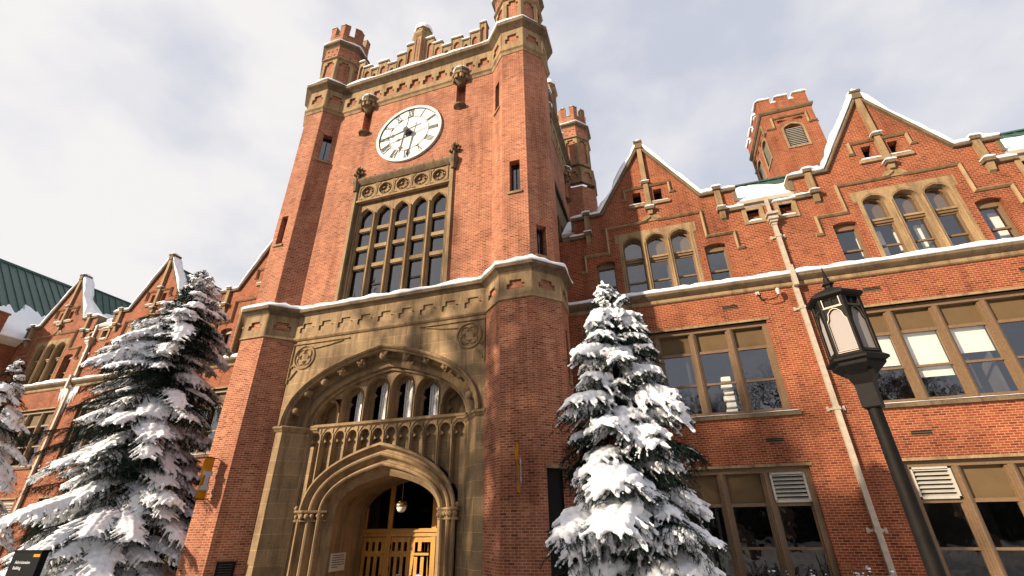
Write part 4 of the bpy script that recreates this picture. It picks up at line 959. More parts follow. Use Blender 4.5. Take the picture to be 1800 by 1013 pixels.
FW = Fr((0, YW, 0), (1, 0, 0))
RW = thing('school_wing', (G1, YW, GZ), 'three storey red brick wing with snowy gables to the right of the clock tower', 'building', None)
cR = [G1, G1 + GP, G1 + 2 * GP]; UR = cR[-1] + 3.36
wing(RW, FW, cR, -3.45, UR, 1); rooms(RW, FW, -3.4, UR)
mods = make_windows(RW, FW, G1)
w2 = big_window(RW, FW, G1, 4.80, 7.95, 7.05, 5.88, None, (), 'upper_window')
w1 = big_window(RW, FW, G1, -.35, 3.08, 2.02, .84, 4, (), 'ground_window')
for k in (1, 2):
    for o in mods: copy_part(o, RW, GP * k)
copy_part(w2, RW, 2 * GP)
big_window(RW, FW, cR[1], 4.80, 7.95, 7.05, 5.88, None, ((0, 6.0), (1, 5.55), (2, 6.2)), 'upper_window')
big_window(RW, FW, cR[1], -.35, 3.08, 2.02, .84, 0, (), 'ground_window'); copy_part(w1, RW, 2 * GP)
b = MB()                                        # stacked shelf and blinds glimpsed in the upper rooms
for k, (u, z0, z1) in enumerate(((11.0, 4.9, 6.9),)):
    for j in range(7): b.fbox(FW, u + j * .12, u + .5 + j * .12, z0 + j * .28, z0 + .06 + j * .28, -.95, -.55, 'blind')
for j in range(6): b.fbox(FW, 2.25 + (j % 2) * .05, 2.6, 4.9 + j * .23, 5.05 + j * .23, -.9, -.6, 'blind')
for u in (8.0, 8.55, 9.2, 9.85, 12.05): b.fbox(FW, u, u + .28, 9.9, 11.1, -.62, -.58, 'blind')
b.build('room_furnishing', RW)
for g in (G1 + GP / 2, G1 + 1.5 * GP): downpipe(RW, FW, g - .02)
for c in cR:
    for du, z in ((2.13, 8.6), (2.45, 3.87), (-2.18, 8.6), (-2.45, 3.85)):
        if c + du < 18 and not (c == G1 and du < 0): vent(RW, FW, c + du, z)
roofs(RW, -3.0, UR - .3, cR, YW, 1)
lf = MB(); lf.tube([FW.P(4.08, 9.0, .03), FW.P(4.08, 8.86, .10), FW.P(4.12, 8.66, .16), FW.P(4.35, 8.60, .22), FW.P(4.62, 8.66, .24), FW.P(4.70, 8.78, .24)], .018, 'iron', 6)
lf.fbox(FW, 4.02, 4.14, 8.92, 9.05, 0, .06, 'louver'); lf.lathe(FW.P(4.70, 0, .24).x, FW.P(4.7, 0, .24).y, [(.05, 8.76), (.06, 8.84), (.075, 8.90), (.06, 8.98), (.02, 9.02)], 'louver', 10, smooth=True)
lf.build('security_light', RW)

YL = 17.4
FL_ = Fr((0, YL, 0), (1, 0, 0)); cL = [-36.95, -28.62, -19.95]
LW = thing('school_wing', (cL[1], YL, GZ), 'three storey red brick wing behind the largest spruce, left of the clock tower', 'building', None)
wing(LW, FL_, cL, -40.75, -14.9, 9); rooms(LW, FL_, -40.7, -14.95)
for c in cL:
    oL = Vector((cL[1], YL, GZ)); oR = Vector((G1, YW, GZ)); 
    for o in mods: copy_part(o, LW, c - cL[1], 0, 0)
    for o in (w2, w1): copy_part(o, LW, c - cL[1], 0, 0)
downpipe(LW, FL_, -33.1); downpipe(LW, FL_, -24.25)
roofs(LW, -40.7, -15.2, cL, YL, 4, True)
ic = MB(); rr = random.Random(3)                # ice and rime where the gutter overflowed down the wall by the pipe
for i in range(46):
    u = -33.1 + rr.gauss(0, .35); L = rr.uniform(.2, 1.5) * (1.2 - abs(u + 33.1)); ic.tube([FL_.P(u, 9.1, .05), FL_.P(u, 9.1 - max(.1, L) * .5, .06), FL_.P(u, 9.1 - max(.15, L), .04)], [.035, .03, .004], 'snow', 5)
ic.build('icicle', LW)

# far-left block at right angles with its green roof
NB = thing('end_pavilion', (-48.4, 16.0, GZ), 'brick end block with a tall green standing-seam roof at the far left', 'building')
q = MB(); q.box(-56.2, -40.62, 14.6, 34, GZ, 12.7, 'brick2'); q.fpoly(Fr((0, 14.6, 0), (1, 0, 0)), [(-56.2, 12.7), (-40.62, 12.7), (-48.4, 20.6)], [], 0, -.4, 'brick2', back=True); q.build('wall', NB)
q = MB(); sn = MB(); hw = 8.0; dz = 20.8 - 12.95; sl = math.hypot(hw, dz)
for s in (-1, 1):
    F = Fr((-48.4 + s * hw, 14.9, 12.95), (0, s, 0), (-s * hw, 0, dz)); a, b = sorted((0, s * 20)); q.fpoly(F, rect(a, b, 0, sl), [], 0, -.08, 'green')
    u = a
    while u < b: q.fbox(F, u, u + .04, 0, sl, 0, .07, 'green'); u += .55
    if s > 0:
        top = []; u = 0
        rr = random.Random(11)
        while u < 20:
            h = 2.9 + 1.5 * math.sin(u * .5 + .6) * .6 + wob(2, u, 1.5) + (1.0 if 2.6 < u < 4.3 else 0) - .11 * u; top += [(u, max(.3, h)), (u + .12, max(.3, h + rr.uniform(-.25, .25)))]; u += .28
        sn.fpoly(F, [(0, -.1), (20, -.1)] + [(min(x, 20), z) for x, z in top[::-1]], [], .22, 0, 'snow')
q.box(-48.55, -48.25, 14.8, 34.8, 20.72, 20.9, 'green'); rf = q.build('roof', NB); sn.build('snow_cover', rf)
q = MB(); q.path(Fr((0, 14.6, 0), (1, 0, 0)), [(-56.7, 12.7), (-48.4, 20.95), (-40.3, 12.7)], [(0, -.5), (0, .12), (.18, .12), (.18, -.5)], 'weathered'); q.box(-40.95, -40.2, 14.5, 16.05, 12.8, 14.3, 'brick2'); q.box(-41.0, -40.15, 14.45, 16.1, 14.3, 14.42, 'weathered'); q.build('coping', NB)
q = MB(); q.plan([(-40.62, 16.05), (-40.62, 17.3)], [(-.1, 12.5), (.12, 12.6), (.3, 12.7), (.42, 12.95), (-.1, 12.97)], 'gutter'); q.build('gutter', NB)
sn = MB(); snow_plan(sn, [(-40.95, 14.5), (-40.95, 16.1)], 0, .8, 14.4, .16, 3); snow_path(sn, Fr((0, 14.6, 0), (1, 0, 0)), [(-56.7, 12.9), (-48.4, 21.15), (-41.2, 13.8)], -.4, .12, .2, 3); sn.build('snow_cover', NB)

# ventilation tower behind the right wing
VT = thing('ventilation_tower', (9.33, 22, 12), 'square brick ventilation tower with battlements and a louvred arch, behind the right wing roof', 'tower')
FV = Fr((9.33, 22.0, 0), (1, 0, 0)); FVL = Fr((8.08, 23.9, 0), (0, -1, 0)); FVR = Fr((10.58, 23.9, 0), (0, 1, 0))
q = MB(); st = MB()
for f, hw, cs in ((FV, 1.246, (0,)), (FVL, 1.895, (-.85, .85)), (FVR, 1.895, (-.85, .85))):
    q.fpoly(f, rect(-hw, hw, 12, 22.0), [arched(c, .45, 19.45, 20.65, 21.0) for c in cs], 0, -.3, 'brick2')
    for c in cs:
        st.path(f, arched(c, .45, 19.42, 20.65, 21.0), [(-.0, -.1), (0, .04), (-.11, .04), (-.11, -.1)][::1], 'stone', closed=True)
        for j in range(11): st.fpoly(Fr(f.P(c - .45, 0, 0), -f.N, f.U), [(.28, 19.60 + j * .12), (.04, 19.50 + j * .12), (.04, 19.525 + j * .12), (.28, 19.63 + j * .12)], [], .90, 0, 'louver', back=True)
        st.fbox(f, c - .47, c + .47, 19.4, 21.1, -.35, -.3, 'dark')
    lab = [(-.06, 0), (-.06, .05), (0, .11), (.06, .05), (.06, 0)]
    if hw < 1.5: st.path(f, [(-1.25, 20.9), (-.85, 20.9), (-.85, 21.6), (.85, 21.6), (.85, 20.9), (1.25, 20.9)], lab, 'stone')
    else: st.path(f, [(-1.8, 20.9), (-1.5, 20.9), (-1.5, 21.6), (1.5, 21.6), (1.5, 20.9), (1.8, 20.9)], lab, 'stone')
    for c in cs:
        for s in (-1, 1): st.fpoly(f, [(c + s * .1, 21.34), (c + s * .62, 21.42), (c + s * .62, 21.22)], [], .012, 0, 'dark')
q.box(8.1, 10.56, 25.5, 25.8, 12, 22, 'brick2'); q.build('wall', VT); st.build('louvred_arch', VT)
q = MB(); cps = MB(); sn = MB(); cps.plan([(8.08, 25.8), (8.08, 22), (10.58, 22), (10.58, 25.8), (8.08, 25.8)], [(-.1, 21.98), (.05, 22.0), (.12, 22.1), (.12, 22.2), (-.1, 22.22)], 'weathered')
for f, hw, n in ((FV, 1.246, 3), (FVL, 1.9, 4), (FVR, 1.9, 4)):
    q.fbox(f, -hw, hw, 22.2, 22.78, -.3, 0.003 if hw < 1.5 else 0, 'brick2'); pch = 2 * hw / (n - .28)
    for i in range(n):
        a = -hw + i * pch; b_ = a + pch * .72; q.fbox(f, a, b_, 22.78, 23.12, -.3, 0.003 if hw < 1.5 else 0, 'brick2'); cps.fbox(f, a - .02, b_ + .02, 23.12, 23.18, -.33, .04, 'stone')
        snow_path(sn, f, [(a - .02, 23.18), (b_ + .02, 23.18)], -.3, .05, .16, seed=i + hw, step=.1)
        if i < n - 1: snow_path(sn, f, [(b_, 22.79), (a + pch, 22.79)], -.3, .03, .12, seed=i, step=.08)
bt = q.build('battlement', VT); cps.build('coping', bt); sn.build('snow_cover', VT)
# ------------------------------------------------------------------ ground
g = MB(); n = 60
def gz(x, y): return GZ - .12 + .10 * noise.noise(Vector((x * .15, y * .15, 0))) + .04 * noise.noise(Vector((x * .7, y * .7, 3)))
rows = [[(x, y, gz(x, y)) for x in [-70 + 110 * i / n for i in range(n + 1)]] for y in [-45 + 60 * j / n for j in range(n + 1)]]
g.grid(rows, 'snow', smooth=True); ob = g.build('ground'); tag(ob, kind='structure')
g = MB(); g.face([(-900, -900, GZ - .35), (900, -900, GZ - .35), (900, 900, GZ - .35), (-900, 900, GZ - .35)], 'snow'); ob = g.build('terrain'); tag(ob, kind='structure')
g = MB(); M['paving'] = plain('walk_and_added_paving', (.16, .15, .14), .6, 0, 3, .2)
g.box(XC - 2.6, XC + 2.6, 4.0, 12.2, GZ - .2, GZ + .03, 'paving'); g.box(-70, 40, -44, 4.0, GZ - .2, GZ + .04, 'paving'); ob = g.build('path'); tag(ob, kind='structure')  # the wide slab is added out of view, dark to cut light bounced off snow

# ------------------------------------------------------------------ spruces
M['needle'] = plain('spruce_needles', (.009, .018, .013), .9, 0, 5, .4, .03)
M['needle2'] = plain('spruce_needles_frosted', (.030, .042, .036), .9, 0, 5, .35, .05)
M['bark'] = plain('spruce_bark', (.07, .045, .03), .9, 0, 14, .3, .2, .4)
def spruce(name, x, y, ztop, rfun, seed, label, nb, twig=1.0, snowp=.8, voxel=.032, lean=0.0, snow_r=1.0, patch=-.9, hang=2, tier=.36, asym=0.0, per=9, dro=(.45, .80)):
    rr = random.Random(seed); t = thing(name, (x, y, GZ), label, 'tree', 'snow laden spruces in front of the building')
    H = ztop - GZ; tr = MB(); tr.tube([(x, y, GZ - .15), (x + .02, y, GZ + H * .4), (x, y + .02, ztop - .25)], [.022 * H, .014 * H, .012], 'bark', 10)
    fo = MB(); sn = MB(); ga = 2.399963
    nv = fo.v; nf = fo.f; nm = fo.m; ns = fo.sm; mi0, mi1 = fo.mi('needle'), fo.mi('needle2')
    def needles(p, q, r, cnt, frost):
        d = (q - p); L = d.length
        if L < 1e-4: return
        d /= L; a = d.cross(Vector((0, 0, 1)))
        a = a.normalized() if a.length > .05 else Vector((1, 0, 0)); b = d.cross(a)
        for i in range(cnt):
            s = (i + rr.random()) / cnt; c = p + (q - p) * s; an = rr.random() * 6.283; o = a * math.cos(an) + b * math.sin(an)
            tip = c + o * r * rr.uniform(.6, 1.1) + d * r * .9; sd = d.cross(o) * r * .11
            k = len(nv); nv.extend((tuple(c - sd), tuple(c + sd), tuple(tip))); nf.append((k, k + 1, k + 2)); nm.append(mi1 if rr.random() < frost else mi0); ns.append(False)
    def sb(c, r): sn.blob(c, r, 'snow', 6, 4)
    for i in range(1000):
        ti = i // per; z = ztop - .16 - tier * (ti * .42 if ti < 7 else ti - 4.06) - rr.uniform(-.07, .09) * min(1, ti * .3)
        if z < GZ + .35: break
        if ti < 5 and (i % per) % 2: continue
        f = (ztop - z) / H; Lr = rfun(max(.02, ztop - z)); ang = (i % per) * 2 * math.pi / per + ti * ga + rr.uniform(-.30, .30)
        clump = .84 + .30 * noise.noise(Vector((math.cos(ang) * 1.3, math.sin(ang) * 1.3, z * .7 + seed))) * 2
        L = Lr * max(.5, clump) * rr.uniform(.80, 1.12)
        dr = Vector((math.cos(ang), math.sin(ang), 0)); side = Vector((-dr.y, dr.x, 0))
        L *= 1 - asym * max(0, dr.dot(Vector((.56, .83, 0)))) * min(1, f * 2)
        up = .55 if f < .10 else rr.uniform(.0, .22); droop = L * rr.uniform(*dro) * min(1, f * 5 + .1)
        def pt(s): return Vector((x, y, z)) + dr * L * s * (1 - .10 * s) + Vector((0, 0, 1)) * (up * L * s - droop * s ** 1.7)
        K = 6; spine = [pt(k / K) for k in range(K + 1)]
        tr.tube(spine, [.013 * L * (1 - k / K * .85) + .004 for k in range(K + 1)], 'bark', 4, caps=False)
        nz = noise.noise(Vector((dr.x * 1.2 + 3, dr.y * 1.2, z * .8 + seed * 2)))
        load = rr.random() < snowp and nz > patch
        heavy = rr.uniform(.65, 1.1) * snow_r * (1.0 + .5 * max(-.3, min(.4, nz))) * (.65 if f < .1 else 1)
        nt_ = max(4, int(L * 9.5 * twig))
        for k in range(nt_):
            s = .12 + .88 * (k + rr.random() * .8) / nt_
            for sg in (-1, 1):
                tl = (.50 * L * (1 - s) ** .6 + .15) * rr.uniform(.65, 1.2)
                tl = min(tl, .66) * (.8 if f < .1 else 1)
                fw = rr.uniform(.5, 1.1); d = (dr * fw + side * sg).normalized(); p0 = pt(s)
                tdr = rr.uniform(.30, .85) * tl
                q = [p0 + d * tl * j / 3 - Vector((0, 0, 1)) * tdr * (j / 3) ** 1.4 + Vector((0, 0, rr.uniform(-.02, .02))) for j in range(4)]
                frost = .34 if load else .15
                for a_, b_ in zip(q, q[1:]): needles(a_, b_, .050, max(4, int(13 * (b_ - a_).length / .12)), frost)
                for _ in range(hang if ti > 5 else 1):                                  # hanging twiglets
                    m_ = q[0].lerp(q[3], rr.random()); e_ = m_ + Vector((rr.uniform(-.08, .08), rr.uniform(-.08, .08), -rr.uniform(.05, .18))) + d * rr.uniform(0, .08); needles(m_, e_, .046, 14, frost * .4)
                if load and rr.random() < .9:
                    w0 = .034 * heavy * rr.uniform(.8, 1.25); n_ = max(3, int(tl / .05)); e1 = rr.uniform(.75, 1.05)
                    for j in range(n_):
                        uu = .12 + e1 * .9 * (j + .6) / n_; c = p0 + d * tl * uu - Vector((0, 0, 1)) * (tdr * uu ** 1.4 - .018)
                        r_b = w0 * rr.uniform(.75, 1.2) * (1.2 - .6 * uu); sb(c + side * rr.uniform(-.012, .012), (r_b, r_b, r_b * .9))
            needles(pt(s), pt(min(1, s + .1)), .055, 10, .2)
        if load:
            kk = int(L * 15) + 2; s0 = rr.uniform(.25, .50)
            for k in range(kk):
                s = s0 + (1.02 - s0) * k / kk; p = pt(min(1.02, s)); rb = (.034 + .050 * math.sin(min(1, s) * math.pi * .85) * min(1.3, L)) * heavy * rr.uniform(.7, 1.25)
                for sg in (-1, 0, 1):
                    if rr.random() < .25: continue
                    sb(p + side * sg * rb * 1.2 + Vector((0, 0, .02 + (.03 if sg == 0 else -.01))), (rb, rb, rb * .66))
    for k in range(10):
        a = Vector((x, y, ztop - .28 + k * .035)); an = k * 2.4; needles(a, a + Vector((.10 * math.cos(an), .10 * math.sin(an), .07)), .04, 16, .4)
        if k % 2: sn.blob(a + Vector((.04 * math.cos(an), .04 * math.sin(an), .05)), (.045, .045, .06), 'snow', 6, 4)
    tr.build('trunk', t); fo.build('foliage', t); so = sn.build('snow_load', t)
    md = so.modifiers.new('merge', 'REMESH'); md.mode = 'VOXEL'; md.voxel_size = voxel; md.use_smooth_shade = True
    return t
spruce('spruce_tree', -.82, 10.0, 6.72, lambda d: 2.40 * (1 - math.exp(-(d + .08) / 3.3)), 5, 'tall narrow spruce loaded with thick snow, in front of the right wing beside the tower', 0, 1.15, .96, .022, snow_r=1.5, patch=-.26, hang=3, tier=.33, per=9, dro=(.12, .42), asym=-.30)
spruce('spruce_tree', -19.05, 13.0, 12.1, lambda d: 3.9 * (1 - math.exp(-(d + .12) / 4.3)), 31, 'largest dark spruce with drooping snowy boughs, left of the entrance tower', 0, .9, .92, .032, snow_r=1.5, patch=-.24, hang=3, tier=.44, asym=.08, per=12, dro=(.25, .60))
spruce('spruce_tree', -29.6, 13.0, 9.0, lambda d: 3.0 * (1 - math.exp(-(d + .12) / 3.4)), 23, 'partly cut off spruce at the left edge, in front of the far left gable', 0, .6, .8, .05, snow_r=1.5, patch=-.2, hang=2, tier=.5, per=8)

# ------------------------------------------------------------------ street lamp
LX, LY = 1.72, 4.6
SL = thing('street_lamp', (LX, LY, GZ), 'black hexagonal gothic lantern on a dark post in front of the right wing', 'street lamp')
m_, t_, p_, o_ = newmat('frosted_lamp_glass'); tl_ = t_.nodes.new('ShaderNodeBsdfTranslucent'); tl_.inputs[0].default_value = (.45, .42, .41, 1); mx_ = t_.nodes.new('ShaderNodeMixShader'); mx_.inputs[0].default_value = .4
p_.inputs['Base Color'].default_value = (.48, .43, .405, 1); p_.inputs['Roughness'].default_value = .8; p_.inputs['Specular IOR Level'].default_value = .08
t_.links.new(p_.outputs[0], mx_.inputs[1]); t_.links.new(tl_.outputs[0], mx_.inputs[2]); t_.links.new(mx_.outputs[0], o_.inputs[0]); M['frost'] = m_
M['ironb'] = plain('bronze_edge', (.075, .055, .04), .4, .5, 12, .2)
p = MB(); p.lathe(LX, LY, [(.16, GZ - .3), (.16, GZ + .25), (.12, GZ + .35), (.10, GZ + .9), (.085, GZ + 1.0)], 'iron', 8); p.tube([(LX, LY, GZ), (LX, LY, 1.0), (LX, LY, 2.64)], [.062, .056, .050], 'iron', 20); p.build('post', SL)
p = MB(); p.lathe(LX, LY, [(.058, 2.42), (.068, 2.43), (.068, 2.62), (.10, 2.70), (.11, 2.72)], 'iron', 4, rot=R(-75)); p.build('bracket', SL)
L0, L1 = 2.86, 3.42; rotl = R(-5)
def hexf(ap, k):
    a = R(-120 + 60 * k); N = Vector((math.cos(a), math.sin(a), 0)); return Fr((LX + N.x * ap, LY + N.y * ap, 0), (-N.y, N.x, 0))
hr = R(-90)
p = MB(); p.lathe(LX, LY, [(.05, 2.70), (.10, 2.70), (.175, 2.775), (.178, 2.80), (.208, 2.815), (.208, 2.835), (.178, 2.86), (.12, 2.865)], 'iron', 6, rot=hr); p.build('base_tray', SL)
p = MB(); p.lathe(LX, LY, [(.15, 3.40), (.18, 3.40), (.204, 3.42), (.204, 3.445), (.14, 3.49), (.07, 3.53), (.03, 3.55), (.03, 3.575), (.045, 3.59), (.045, 3.60), (.022, 3.615), (.022, 3.66)][::1], 'iron', 6, rot=hr)
p.tube([(LX, LY, 3.64), (LX, LY, 3.69), (LX, LY, 3.78)], [.022, .014, .003], 'iron', 8); p.build('roof_cap', SL)
cg = MB(); ap = .166; hh = ap * math.tan(math.pi / 6)
gl = MB(); ed = MB()
for k in range(6):
    f = hexf(ap, k); hol = [arched(0, hh * .70, 2.90, 3.14, 3.245, 5)]
    # cusped head
    a_ = hol[0]; hol = [[(-hh * .78, 2.90), (hh * .78, 2.90), (hh * .78, 3.17), (hh * .60, 3.20), (hh * .50, 3.25), (hh * .24, 3.28), (0, 3.29), (-hh * .24, 3.28), (-hh * .50, 3.25), (-hh * .60, 3.20), (-hh * .78, 3.17)]]
    w2_ = [rect(-hh * .62, -hh * .06, 3.325, 3.39), rect(hh * .06, hh * .62, 3.325, 3.39)]
    cg.fpoly(f, rect(-hh, hh, 2.86, 3.41), hol + w2_, 0, -.02, 'iron', back=True)
    for s_ in (-1, 1): cg.fbox(f, *sorted((s_ * hh, s_ * (hh - .018))), 2.86, 3.41, -.01, .010, 'iron')
    ed.path(f, hol[0], [(-.006, 0), (-.006, .007), (0, .007), (0, 0)], 'ironb', closed=True)
    ed.path(f, rect(-hh * .84, hh * .84, 2.885, 3.305), [(-.004, 0), (-.004, .006), (.003, .006), (.003, 0)], 'ironb', closed=True)
    ed.path(f, rect(-hh * .70, hh * .70, 3.315, 3.40), [(-.004, 0), (-.004, .006), (.003, .006), (.003, 0)], 'ironb', closed=True)
    gl.fbox(f, -hh * .82, hh * .82, 2.88, 3.30, -.018, -.014, 'frost')
    gl.fbox(f, -hh * .7, hh * .7, 3.315, 3.40, -.018, -.014, 'dark')
sn = MB(); sn.blob((LX, LY, 3.505), (.10, .10, .035), 'snow', 10, 5); sn.build('snow_cover', SL)
cgo = cg.build('lantern_cage', SL); ed.build('edging', cgo); gl.build('lantern_glass', SL)

# ------------------------------------------------------------------ banners, sign, plaque
M['gold'] = plain('gold_fabric', (.50, .22, .010), .75, 0, 4, .08, .2); M['white'] = plain('white_fabric', (.50, .50, .52), .8, 0, 4, .04, .2); M['silver'] = plain('grey_outline', (.42, .42, .46), .8)
def banner(name, fr, h, w_, z1, label, top_cut):
    t = thing(name, fr.P(0, z1, 0), label, 'banner', 'gold banners on the tower')
    a = MB(); nn = 14; rows = []
    for i in range(nn + 1):
        z = z1 - h * i / nn; sw = .05 * math.sin(i * .5)
        rows.append([fr.P(.06 + w_ * j / 6, z - (top_cut * (1 - j / 6) * 0), sw * (j / 6) + .012 * math.sin(j * 2 + i * .4)) for j in range(7)])
    a.grid(rows, 'gold', smooth=True); rows2 = [[Vector(p) - fr.N * .006 for p in r] for r in rows]; a.grid(rows2, 'gold', smooth=True)
    a.build('cloth', t)
    for sgn, d in ((1, .066), (-1, -.075)):
        f = Fr(fr.P(0, 0, 0), fr.T, fr.U) if sgn > 0 else fr; b = MB(); cu, cz = .06 + w_ * .5, z1 - h * .56
        def I(k, k_=.78): k = k * k_; return [(cu - .20 * k, cz - .34 * k), (cu + .20 * k, cz - .34 * k), (cu + .20 * k, cz - .20 * k), (cu + .10 * k, cz - .20 * k), (cu + .10 * k, cz + .20 * k), (cu + .20 * k, cz + .20 * k), (cu + .20 * k, cz + .34 * k), (cu - .20 * k, cz + .34 * k), (cu - .20 * k, cz + .20 * k), (cu - .10 * k, cz + .20 * k), (cu - .10 * k, cz - .20 * k), (cu - .20 * k, cz - .20 * k)]
        b.fpoly(fr, I(1.14), [], d, d + .002, 'silver', back=True); b.fpoly(fr, I(1.0), [], d + .004 * sgn, d + .002 * sgn, 'white', back=True); b.build('letter', t)
    p = MB()
    for z in (z1 - .03, z1 - h + .03): p.tube([fr.P(-.12, z, 0), fr.P(w_ + .06, z, .0)], .014, 'iron', 6)
    p.tube([fr.P(-.12, z1 - .25, 0), fr.P(.08, z1 - .30, 0)], .012, 'iron', 6); p.blob(fr.P(-.12, z1 - .03, 0), (.04, .04, .05), 'iron'); p.build('rod', t)
fb = Fr((-15.02, 12.58, 0), (-.94, -.34, 0)); fb = Fr((-14.93, 12.72, 0), Vector((-.55, -.83, 0)))
banner('wall_banner', Fr((-14.93, 12.80, 0), Vector((.04, -1, 0))), 1.35, .38, 3.76, 'gold banner with a white letter I hanging on the left entrance turret', .3)
banner('wall_banner', Fr((-3.92, 12.80, 0), Vector((.20, -1, 0))), 1.35, .50, 3.62, 'gold banner seen edge-on hanging on the right entrance turret', .3)
PL = thing('wall_plaque', (-13.7, 12.85, .3), 'small dark bronze plaque low on the left entrance turret', 'plaque')
fpl = Fr((XC - TX, TC - AL, 0), (1, 0, 0)); fpl = oct_face(XC - TX, TC, AL, 1); q = MB(); q.fbox(fpl, -.26, .28, .18, .62, .0, .04, 'iron'); q.build('board', PL); q = MB(); q.fbox(fpl, -.29, .31, .62, .65, 0, .06, 'ironb'); q.fbox(fpl, -.29, .31, .15, .18, 0, .06, 'ironb')
for j in range(5): q.fbox(fpl, -.18, .20, .26 + j * .07, .275 + j * .07, .04, .045, 'ironb')
q.build('raised_lettering', PL)
M['signblack'] = plain('charcoal_sign_metal', (.010, .011, .012), .85, 0, 4, .1, .08); M['signwhite'] = plain('white_lettering', (.55, .55, .55), .7)
SG = thing('building_sign', (-14.25, 8.0, GZ), 'charcoal upright sign reading Administration Building beneath the big spruce', 'sign')
FSG = Fr((-14.22, 8.0, 0), (1, 0, 0)); q = MB(); q.fbox(FSG, -.47, .47, GZ - .2, 1.16, -.14, 0, 'signblack'); q.fbox(FSG, -.50, .50, 1.16, 1.19, -.16, .02, 'signblack'); q.build('panel', SG)
q = MB(); q.fbox(FSG, .25, .46, 1.06, 1.115, .0, .012, 'gold'); q.build('gold_block', SG)
place_text('Administration', .085, .004, FSG, -.30, .95, .004, 'signwhite', 'lettering', SG, 'LEFT'); place_text('Building', .085, .004, FSG, -.30, .84, .004, 'signwhite', 'lettering', SG, 'LEFT')

# ------------------------------------------------------------------ shrubs by the right wing
M['leaf'] = plain('shrub_leaf', (.06, .06, .025), .6, 0, 9, .4); M['twig'] = plain('twig', (.09, .055, .03), .8, 0, 9, .3)
def shrub(x, y, h, wd, seed, label):
    rr = random.Random(seed); t = thing('snowy_shrub', (x, y, GZ), label, 'shrub', 'shrubs at the foot of the right wing'); a = MB(); b = MB(); s = MB()
    for i in range(60):
        an = rr.uniform(0, 6.28); r = wd * math.sqrt(rr.random()); hh = h * rr.uniform(.6, 1.0) * (1 - .25 * r / wd); x0, y0 = x + r * .4 * math.cos(an), y + r * .4 * math.sin(an); x1, y1 = x + r * math.cos(an), y + r * math.sin(an)
        P = [Vector((x0, y0, GZ - .2)), Vector(((x0 + x1) / 2, (y0 + y1) / 2, GZ + hh * .55)), Vector((x1, y1, GZ + hh))]; a.tube(P, [.014, .010, .004], 'twig', 4, caps=False)
        for j in range(34):
            s_ = rr.uniform(.25, 1); c = P[0].lerp(P[1], s_ * 2) if s_ < .5 else P[1].lerp(P[2], s_ * 2 - 1); d = Vector((rr.uniform(-1, 1), rr.uniform(-1, 1), rr.uniform(-.3, 1))).normalized(); sd = d.cross(Vector((0, 0, 1))).normalized() * .018
            e = c + d * rr.uniform(.05, .1); b.face([c, (c + e) / 2 + sd, e, (c + e) / 2 - sd], 'leaf')
        if rr.random() < .7:
            for q_ in range(5):
                c = P[1].lerp(P[2], rr.uniform(.45, .98)) + Vector((rr.uniform(-.03, .03), rr.uniform(-.03, .03), .01)); s.blob(c, (rr.uniform(.018, .05), rr.uniform(.018, .05), rr.uniform(.012, .026)), 'snow', 6, 4, amp=.5)
    a.build('stem', t); b.build('foliage', t); s.build('snow_load', t)
shrub(2.2, 15.6, 1.80, .75, 1, 'small snow dusted shrub beneath the open dark window'); shrub(3.2, 15.5, 1.72, .7, 2, 'low snow dusted shrub in the middle of the row below the ground floor windows'); shrub(4.35, 15.4, 1.95, .65, 3, 'thin upright shrub with bare tips beside the cream downpipe')

# ------------------------------------------------------------------ bare trees across the lawn (they shade the front and show in the window panes)
M['bark2'] = plain('grey_bark', (.085, .065, .05), .9, 0, 10, .3, .2)
def bare(x, y, H, seed, label, depth=6, spread=.55, rad=.026):
    rr = random.Random(seed); t = thing('bare_tree', (x, y, GZ), label, 'tree', 'bare trees on the lawn facing the building'); tr = MB(); bl = MB()
    def grow(p, d, L, r, k):
        n = 3; pts = [p]; q = p
        for i in range(n):
            d = (d + Vector((rr.gauss(0, .13), rr.gauss(0, .13), rr.gauss(.03, .08)))).normalized(); q = q + d * L / n; pts.append(q)
        mb = tr if k >= depth - 1 else bl
        mb.tube(pts, [r * (1 - .12 * i) for i in range(n + 1)], 'bark2', 7 if k > 3 else 4 if k > 1 else 3, caps=False)
        if k <= 0: return
        for c in range(3 if k > 1 else 4):
            an = rr.uniform(0, 6.28); a = d.cross(Vector((0, 0, 1)) if abs(d.z) < .9 else Vector((1, 0, 0))).normalized(); b = d.cross(a)
            nd = (d + (a * math.cos(an) + b * math.sin(an)) * rr.uniform(.35, 1.0) * spread * 1.6 + Vector((0, 0, .10))).normalized()
            o = pts[-1] if c else pts[-1]; grow(pts[2].lerp(pts[3], rr.random()) if c else pts[-1], nd, L * rr.uniform(.62, .84), r * .60, k - 1)
    grow(Vector((x, y, GZ - .2)), Vector((0, 0, 1)), H * .28, H * rad, depth); tr.build('trunk', t); bl.build('branches', t)

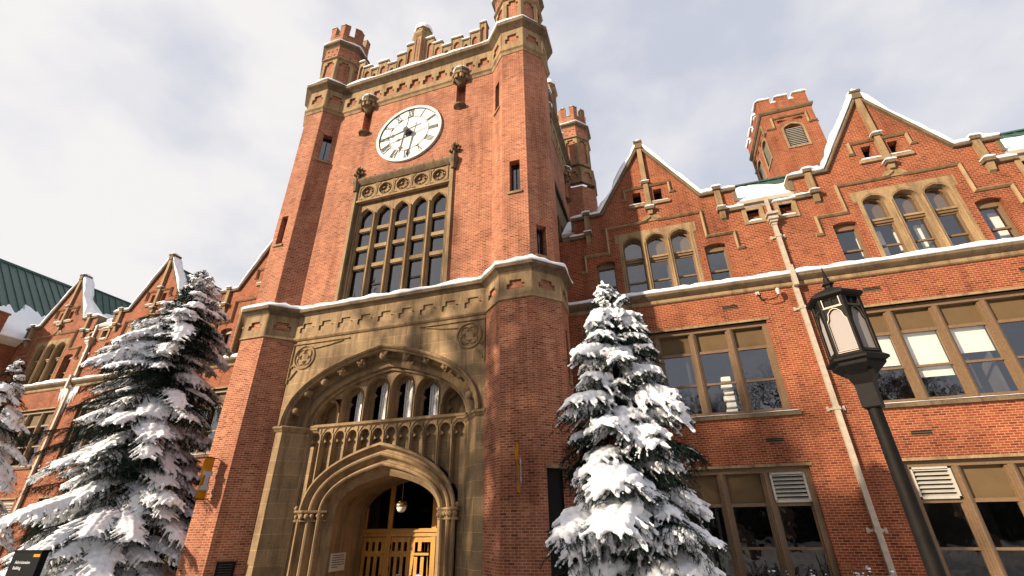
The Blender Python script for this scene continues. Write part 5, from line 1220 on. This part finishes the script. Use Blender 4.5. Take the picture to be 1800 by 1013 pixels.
M['fir'] = plain('fir_foliage', (.022, .036, .022), .8, 0, 1.5, .4, .1)
def fir(x, y, H, rad, seed, label, n=3200):
    rr = random.Random(seed); t = thing('fir_tree', (x, y, GZ), label, 'tree', 'fir trees behind the viewpoint'); a = MB(); a.tube([(x, y, GZ - .2), (x, y, GZ + H)], [.3, .03], 'bark', 8); a.build('trunk', t); b = MB()
    for i in range(n):
        f = rr.random() ** .55; z = GZ + 1.0 + (H - 1.0) * (1 - f); r = rad * min(1, f * 4.0) * math.sqrt(rr.uniform(.1, 1)) * (1 + .25 * math.sin(z * 5)); an = rr.uniform(0, 6.283)
        c = Vector((x + r * math.cos(an), y + r * math.sin(an), z)); d = Vector((math.cos(an), math.sin(an), -.5)) * rr.uniform(.35, .7); s_ = Vector((-math.sin(an), math.cos(an), rr.uniform(-.3, .3))) * rr.uniform(.12, .25)
        b.face([c - s_, c + d, c + s_], 'fir')
    b.build('foliage', t)
fir(-25.2, -8.8, 21.8, 2.1, 1, 'tallest dark fir, nearest the entrance walk', 6000)
fir(-22.7, -9.8, 20.6, 2.0, 6, 'slender dark fir just behind the tallest one', 9000)
fir(-19.6, -10.0, 13.2, 2.4, 2, 'shorter dark fir beside the tallest one')
bare(-28.8, -9.0, 27, 3, 'very tall bare tree left of the tallest fir', 5, .55)
bare(6.0, -15.0, 15, 5, 'broad bare tree across the lawn from the right wing', 6)
bare(-6.0, -19.0, 17, 8, 'bare tree straight across the lawn from the tower', 6)
bare(17.0, -11.0, 15, 9, 'spreading bare tree at the right end of the lawn', 6)
bare(10.5, -22.0, 20, 15, 'bare tree beyond the broad one', 6)
bare(2.0, -25.0, 20, 16, 'slender bare tree between two others on the lawn', 6)
bare(25.0, -20.0, 19, 17, 'bare tree behind the spreading one', 6)
b = MB(); rr = random.Random(77)
for i in range(240):
    x = rr.uniform(-110, 90); y = -44 - rr.random() * 14 + .0; H = rr.uniform(9, 17); 
    for j in range(200):
        f = rr.random() ** .6; z = GZ + H * (1 - f); r = 2.6 * f * rr.uniform(.3, 1); an = rr.uniform(0, 6.283); c = Vector((x + r * math.cos(an), y + r * math.sin(an), z))
        e = Vector((rr.uniform(-1, 1), rr.uniform(-1, 1), -.8)) * 1.1; g_ = Vector((rr.uniform(-1, 1), rr.uniform(-1, 1), .2)) * .7; b.face([c - g_, c + e, c + g_], 'fir')
ob = b.build('far_wood'); tag(ob, 'dark evergreen wood closing the far side of the lawn', 'wood', kind='stuff')
